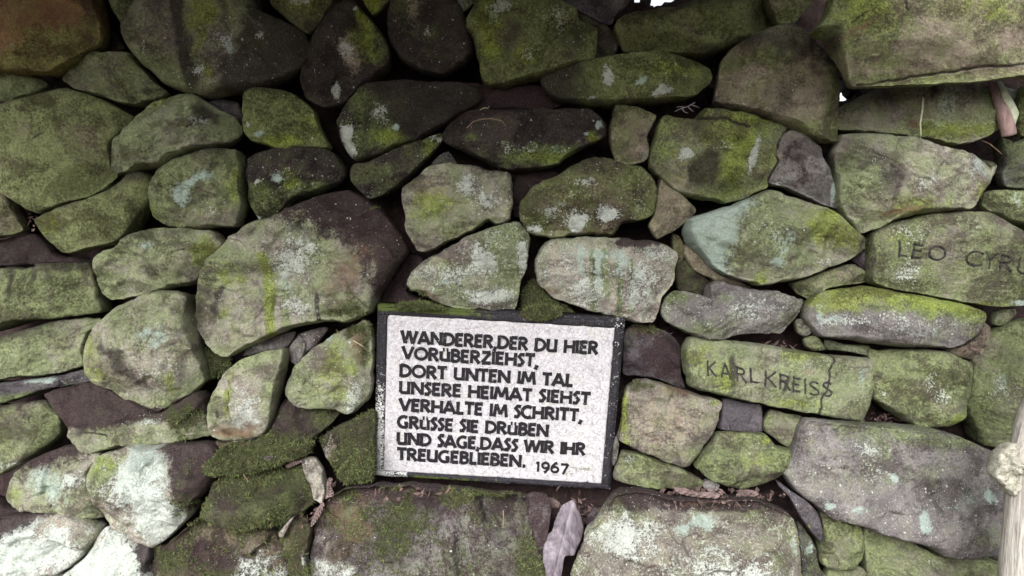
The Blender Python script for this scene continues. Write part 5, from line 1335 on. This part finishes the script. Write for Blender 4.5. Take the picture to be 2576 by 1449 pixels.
def tube(name, pts, radii, mat, n=14, knob=0.0, seed=1, parent=None, loc=None, flat=1.0):
    P = np.array(pts, float)
    r = np.array(radii, float)
    d = np.r_[0, np.cumsum(np.linalg.norm(np.diff(P, axis=0), axis=1))]
    m = max(10, int(d[-1] / max(r.mean() * .35, .0012)))
    m = min(m, 400)
    s = np.linspace(0, d[-1], m)
    Q = np.c_[[np.interp(s, d, P[:, i]) for i in range(3)]].T
    for _ in range(2):
        Q[1:-1] = (Q[:-2] + 2 * Q[1:-1] + Q[2:]) / 4
    R = np.interp(s, d, r)
    T = np.gradient(Q, axis=0)
    T /= np.linalg.norm(T, axis=1)[:, None]
    a = np.cross(T, np.array([0, 1.0, .02]))
    a /= np.linalg.norm(a, axis=1)[:, None]
    b = np.cross(T, a)
    th = np.linspace(0, 2 * math.pi, n, endpoint=False)
    V = (Q[:, None] + R[:, None, None] * (np.cos(th)[None, :, None] * a[:, None] + flat * np.sin(th)[None, :, None] * b[:, None])).reshape(-1, 3)
    if knob:
        c = np.repeat(Q, n, 0)
        o = V - c
        V = c + o * (1 + knob * (fbm(V * np.array([60, 60, 14]), 4, seed) + .7 * ridged(V * np.array([130, 130, 9]), 2, seed + 3)))[:, None]
    F = []
    for i in range(m - 1):
        for j in range(n):
            k = (j + 1) % n
            F.append((i * n + j, i * n + k, (i + 1) * n + k, (i + 1) * n + j))
    F.append(tuple(range(n))[::-1])
    F.append(tuple((m - 1) * n + j for j in range(n)))
    return new_obj(name, V, F, mat, parent, loc=loc)

# weathered wooden post in front of the wall
WOOD = plain_material("bleached_wood", (.17, .155, .14), (.62, .58, .52), 80, .8, .004, (1, 1, .06))
WOODK = plain_material("bleached_knot", (.17, .16, .12), (.56, .545, .46), 90, .85, .004)
post = bpy.data.objects.new("wooden_post", None)
COL.objects.link(post)
YP = -.48
bot = at(2588, 1520, YP)
post.location = (bot[0] - .06, YP, 0)
tag(post, "bleached barkless wooden post with a broken branch knob in the lower right corner", "post")
pl = np.array(post.location)
pp = [np.array([bot[0] - .062, YP, -.05])] + [at(u, v, YP) for u, v in ((2576, 1640), (2584, 1449), (2592, 1350), (2598, 1260), (2606, 1150), (2626, 1060), (2660, 960), (2720, 800), (2830, 500), (2960, 150))]
tube("trunk", [p - pl for p in pp], [.056, .052, .0505, .050, .050, .050, .048, .046, .043, .038, .032], WOOD, 40, .03, 4, post)
kn = [at(u, v, y) for u, v, y in ((2590, 1190, YP), (2558, 1178, YP - .045), (2535, 1172, YP - .058), (2520, 1174, YP - .062), (2514, 1176, YP - .063))]
def knob():
    q = stone("", "2549,1114 2560,1120 2568,1160 2566,1215 2546,1243 2535,1228 2520,1214 2508,1200 2501,1190 2508,1168 2516,1143 2534,1122", 0, 26, .8, 'w', 'm.1', facets=2, rough=3.2, inset=-3, name='branch_knob', cat='', group='', back=60)
    STONES.remove(q)
    for key in ("label", "category", "group"):
        if key in q: del q[key]
    q.data.materials.clear()
    q.data.materials.append(WOODK)
    w = at(2538, 1178, YP - .012)
    q.location = w - pl
    q.scale = ((CD + YP) / CD / 1.0,) * 3
    q.parent = post
knob()

# bent dead stick with peeling bark on the right
STICK = plain_material("red_brown_stick", (.14, .085, .072), (.35, .25, .235), 40, .7, .002, (1, 1, .2))
BARK = plain_material("pale_bark", (.34, .38, .25), (.58, .60, .46), 70, .85, .003)
st = bpy.data.objects.new("dead_stick", None)
COL.objects.link(st)
st.location = at(2535, 337, -.11)
sl = np.array(st.location)
tag(st, "bent reddish dead stick with peeling pale bark, jammed at the right edge", "stick")
tube("stick", [at(u, v, y) - sl for u, v, y in ((2498, 205, -.085), (2502, 222, -.09), (2513, 255, -.10), (2526, 290, -.115), (2534, 318, -.115), (2538, 339, -.11))], [.011, .0115, .014, .0165, .017, .0165], STICK, 24, .05, 2, st)
tube("bark_strip", [at(u, v, y) - sl for u, v, y in ((2513, 205, -.10), (2524, 222, -.11), (2534, 248, -.118), (2546, 272, -.122), (2554, 285, -.124), (2551, 310, -.122), (2547, 338, -.118))], [.004, .007, .009, .0105, .009, .004, .0015], BARK, 16, .25, 6, st, flat=.4)

# thin roots and twigs
ROOT = plain_material("pale_root", (.30, .30, .18), (.55, .54, .38), 120, .8, .001)
TWIG = plain_material("brown_twig", (.16, .10, .07), (.36, .25, .19), 120, .8, .001)
def root(label, pts, r, mat, name="root", cat="root"):
    P = [at(*p) for p in pts]
    o = tube(name, P, np.linspace(r, r * .45, len(P)), mat, 8, .1, 3, None, loc=P[0])
    tag(o, label, cat)
root("thin pale root hanging down the face of the long speckled slab", ((2318, 228, -.09), (2322, 250, -.125), (2320, 280, -.135), (2315, 310, -.138), (2317, 338, -.134), (2314, 352, -.115)), .0028, ROOT)
root("fine curved brown rootlet on the long dark brown stone", ((1175, 322, -.13), (1190, 306, -.14), (1210, 300, -.145), (1235, 298, -.147), (1262, 304, -.147), (1272, 316, -.146)), .0013, TWIG)
root("tiny pale twig poking out above the long dark brown stone", ((1208, 276, -.10), (1218, 271, -.12), (1228, 272, -.13), (1231, 267, -.135)), .0013, ROOT, "twig", "twig")
root("short pale grass stalk lying on the rough pale green stone by the plaque", ((888, 857, -.125), (900, 863, -.128), (914, 872, -.125)), .0015, ROOT, "grass_stalk", "stalk")
root("thin brown twig curling on the moss-grown oblong stone", ((612, 1192, -.17), (618, 1202, -.185), (624, 1210, -.19), (622, 1216, -.188)), .0012, TWIG, "twig", "twig")
root("upright tan stalk on the big mossy stone under the plaque", ((1266, 1284, -.212), (1267, 1305, -.215), (1265, 1330, -.218)), .0011, TWIG, "grass_stalk", "stalk")
root("dark root running from the long right slab towards the pale stone's tip", ((2465, 352, -.03), (2490, 362, -.05), (2512, 380, -.06), (2520, 388, -.055)), .0016, TWIG)
def sprig():
    V = bpy.data.objects.new("dry_sprig", None)
    COL.objects.link(V)
    V.location = at(1745, 268, -.05)
    l = np.array(V.location)
    tag(V, "dry lilac-grey sprig in the dark gap under the oblong olive stone", "sprig")
    M = plain_material("dry_sprig_stem", (.22, .17, .20), (.45, .38, .42), 120, .8, .001)
    for pts in (((1748, 258), (1730, 268), (1708, 275), (1697, 281)), ((1730, 268), (1738, 276), (1745, 281)), ((1722, 270), (1710, 268), (1702, 270)), ((1738, 263), (1752, 268), (1760, 272)), ((1716, 273), (1722, 282), (1730, 284))):
        tube("stem", [at(u, v, -.06 + .0006 * i) - l for i, (u, v) in enumerate(pts)], np.linspace(.0013, .0006, len(pts)), M, 6, 0, 1, V)
sprig()
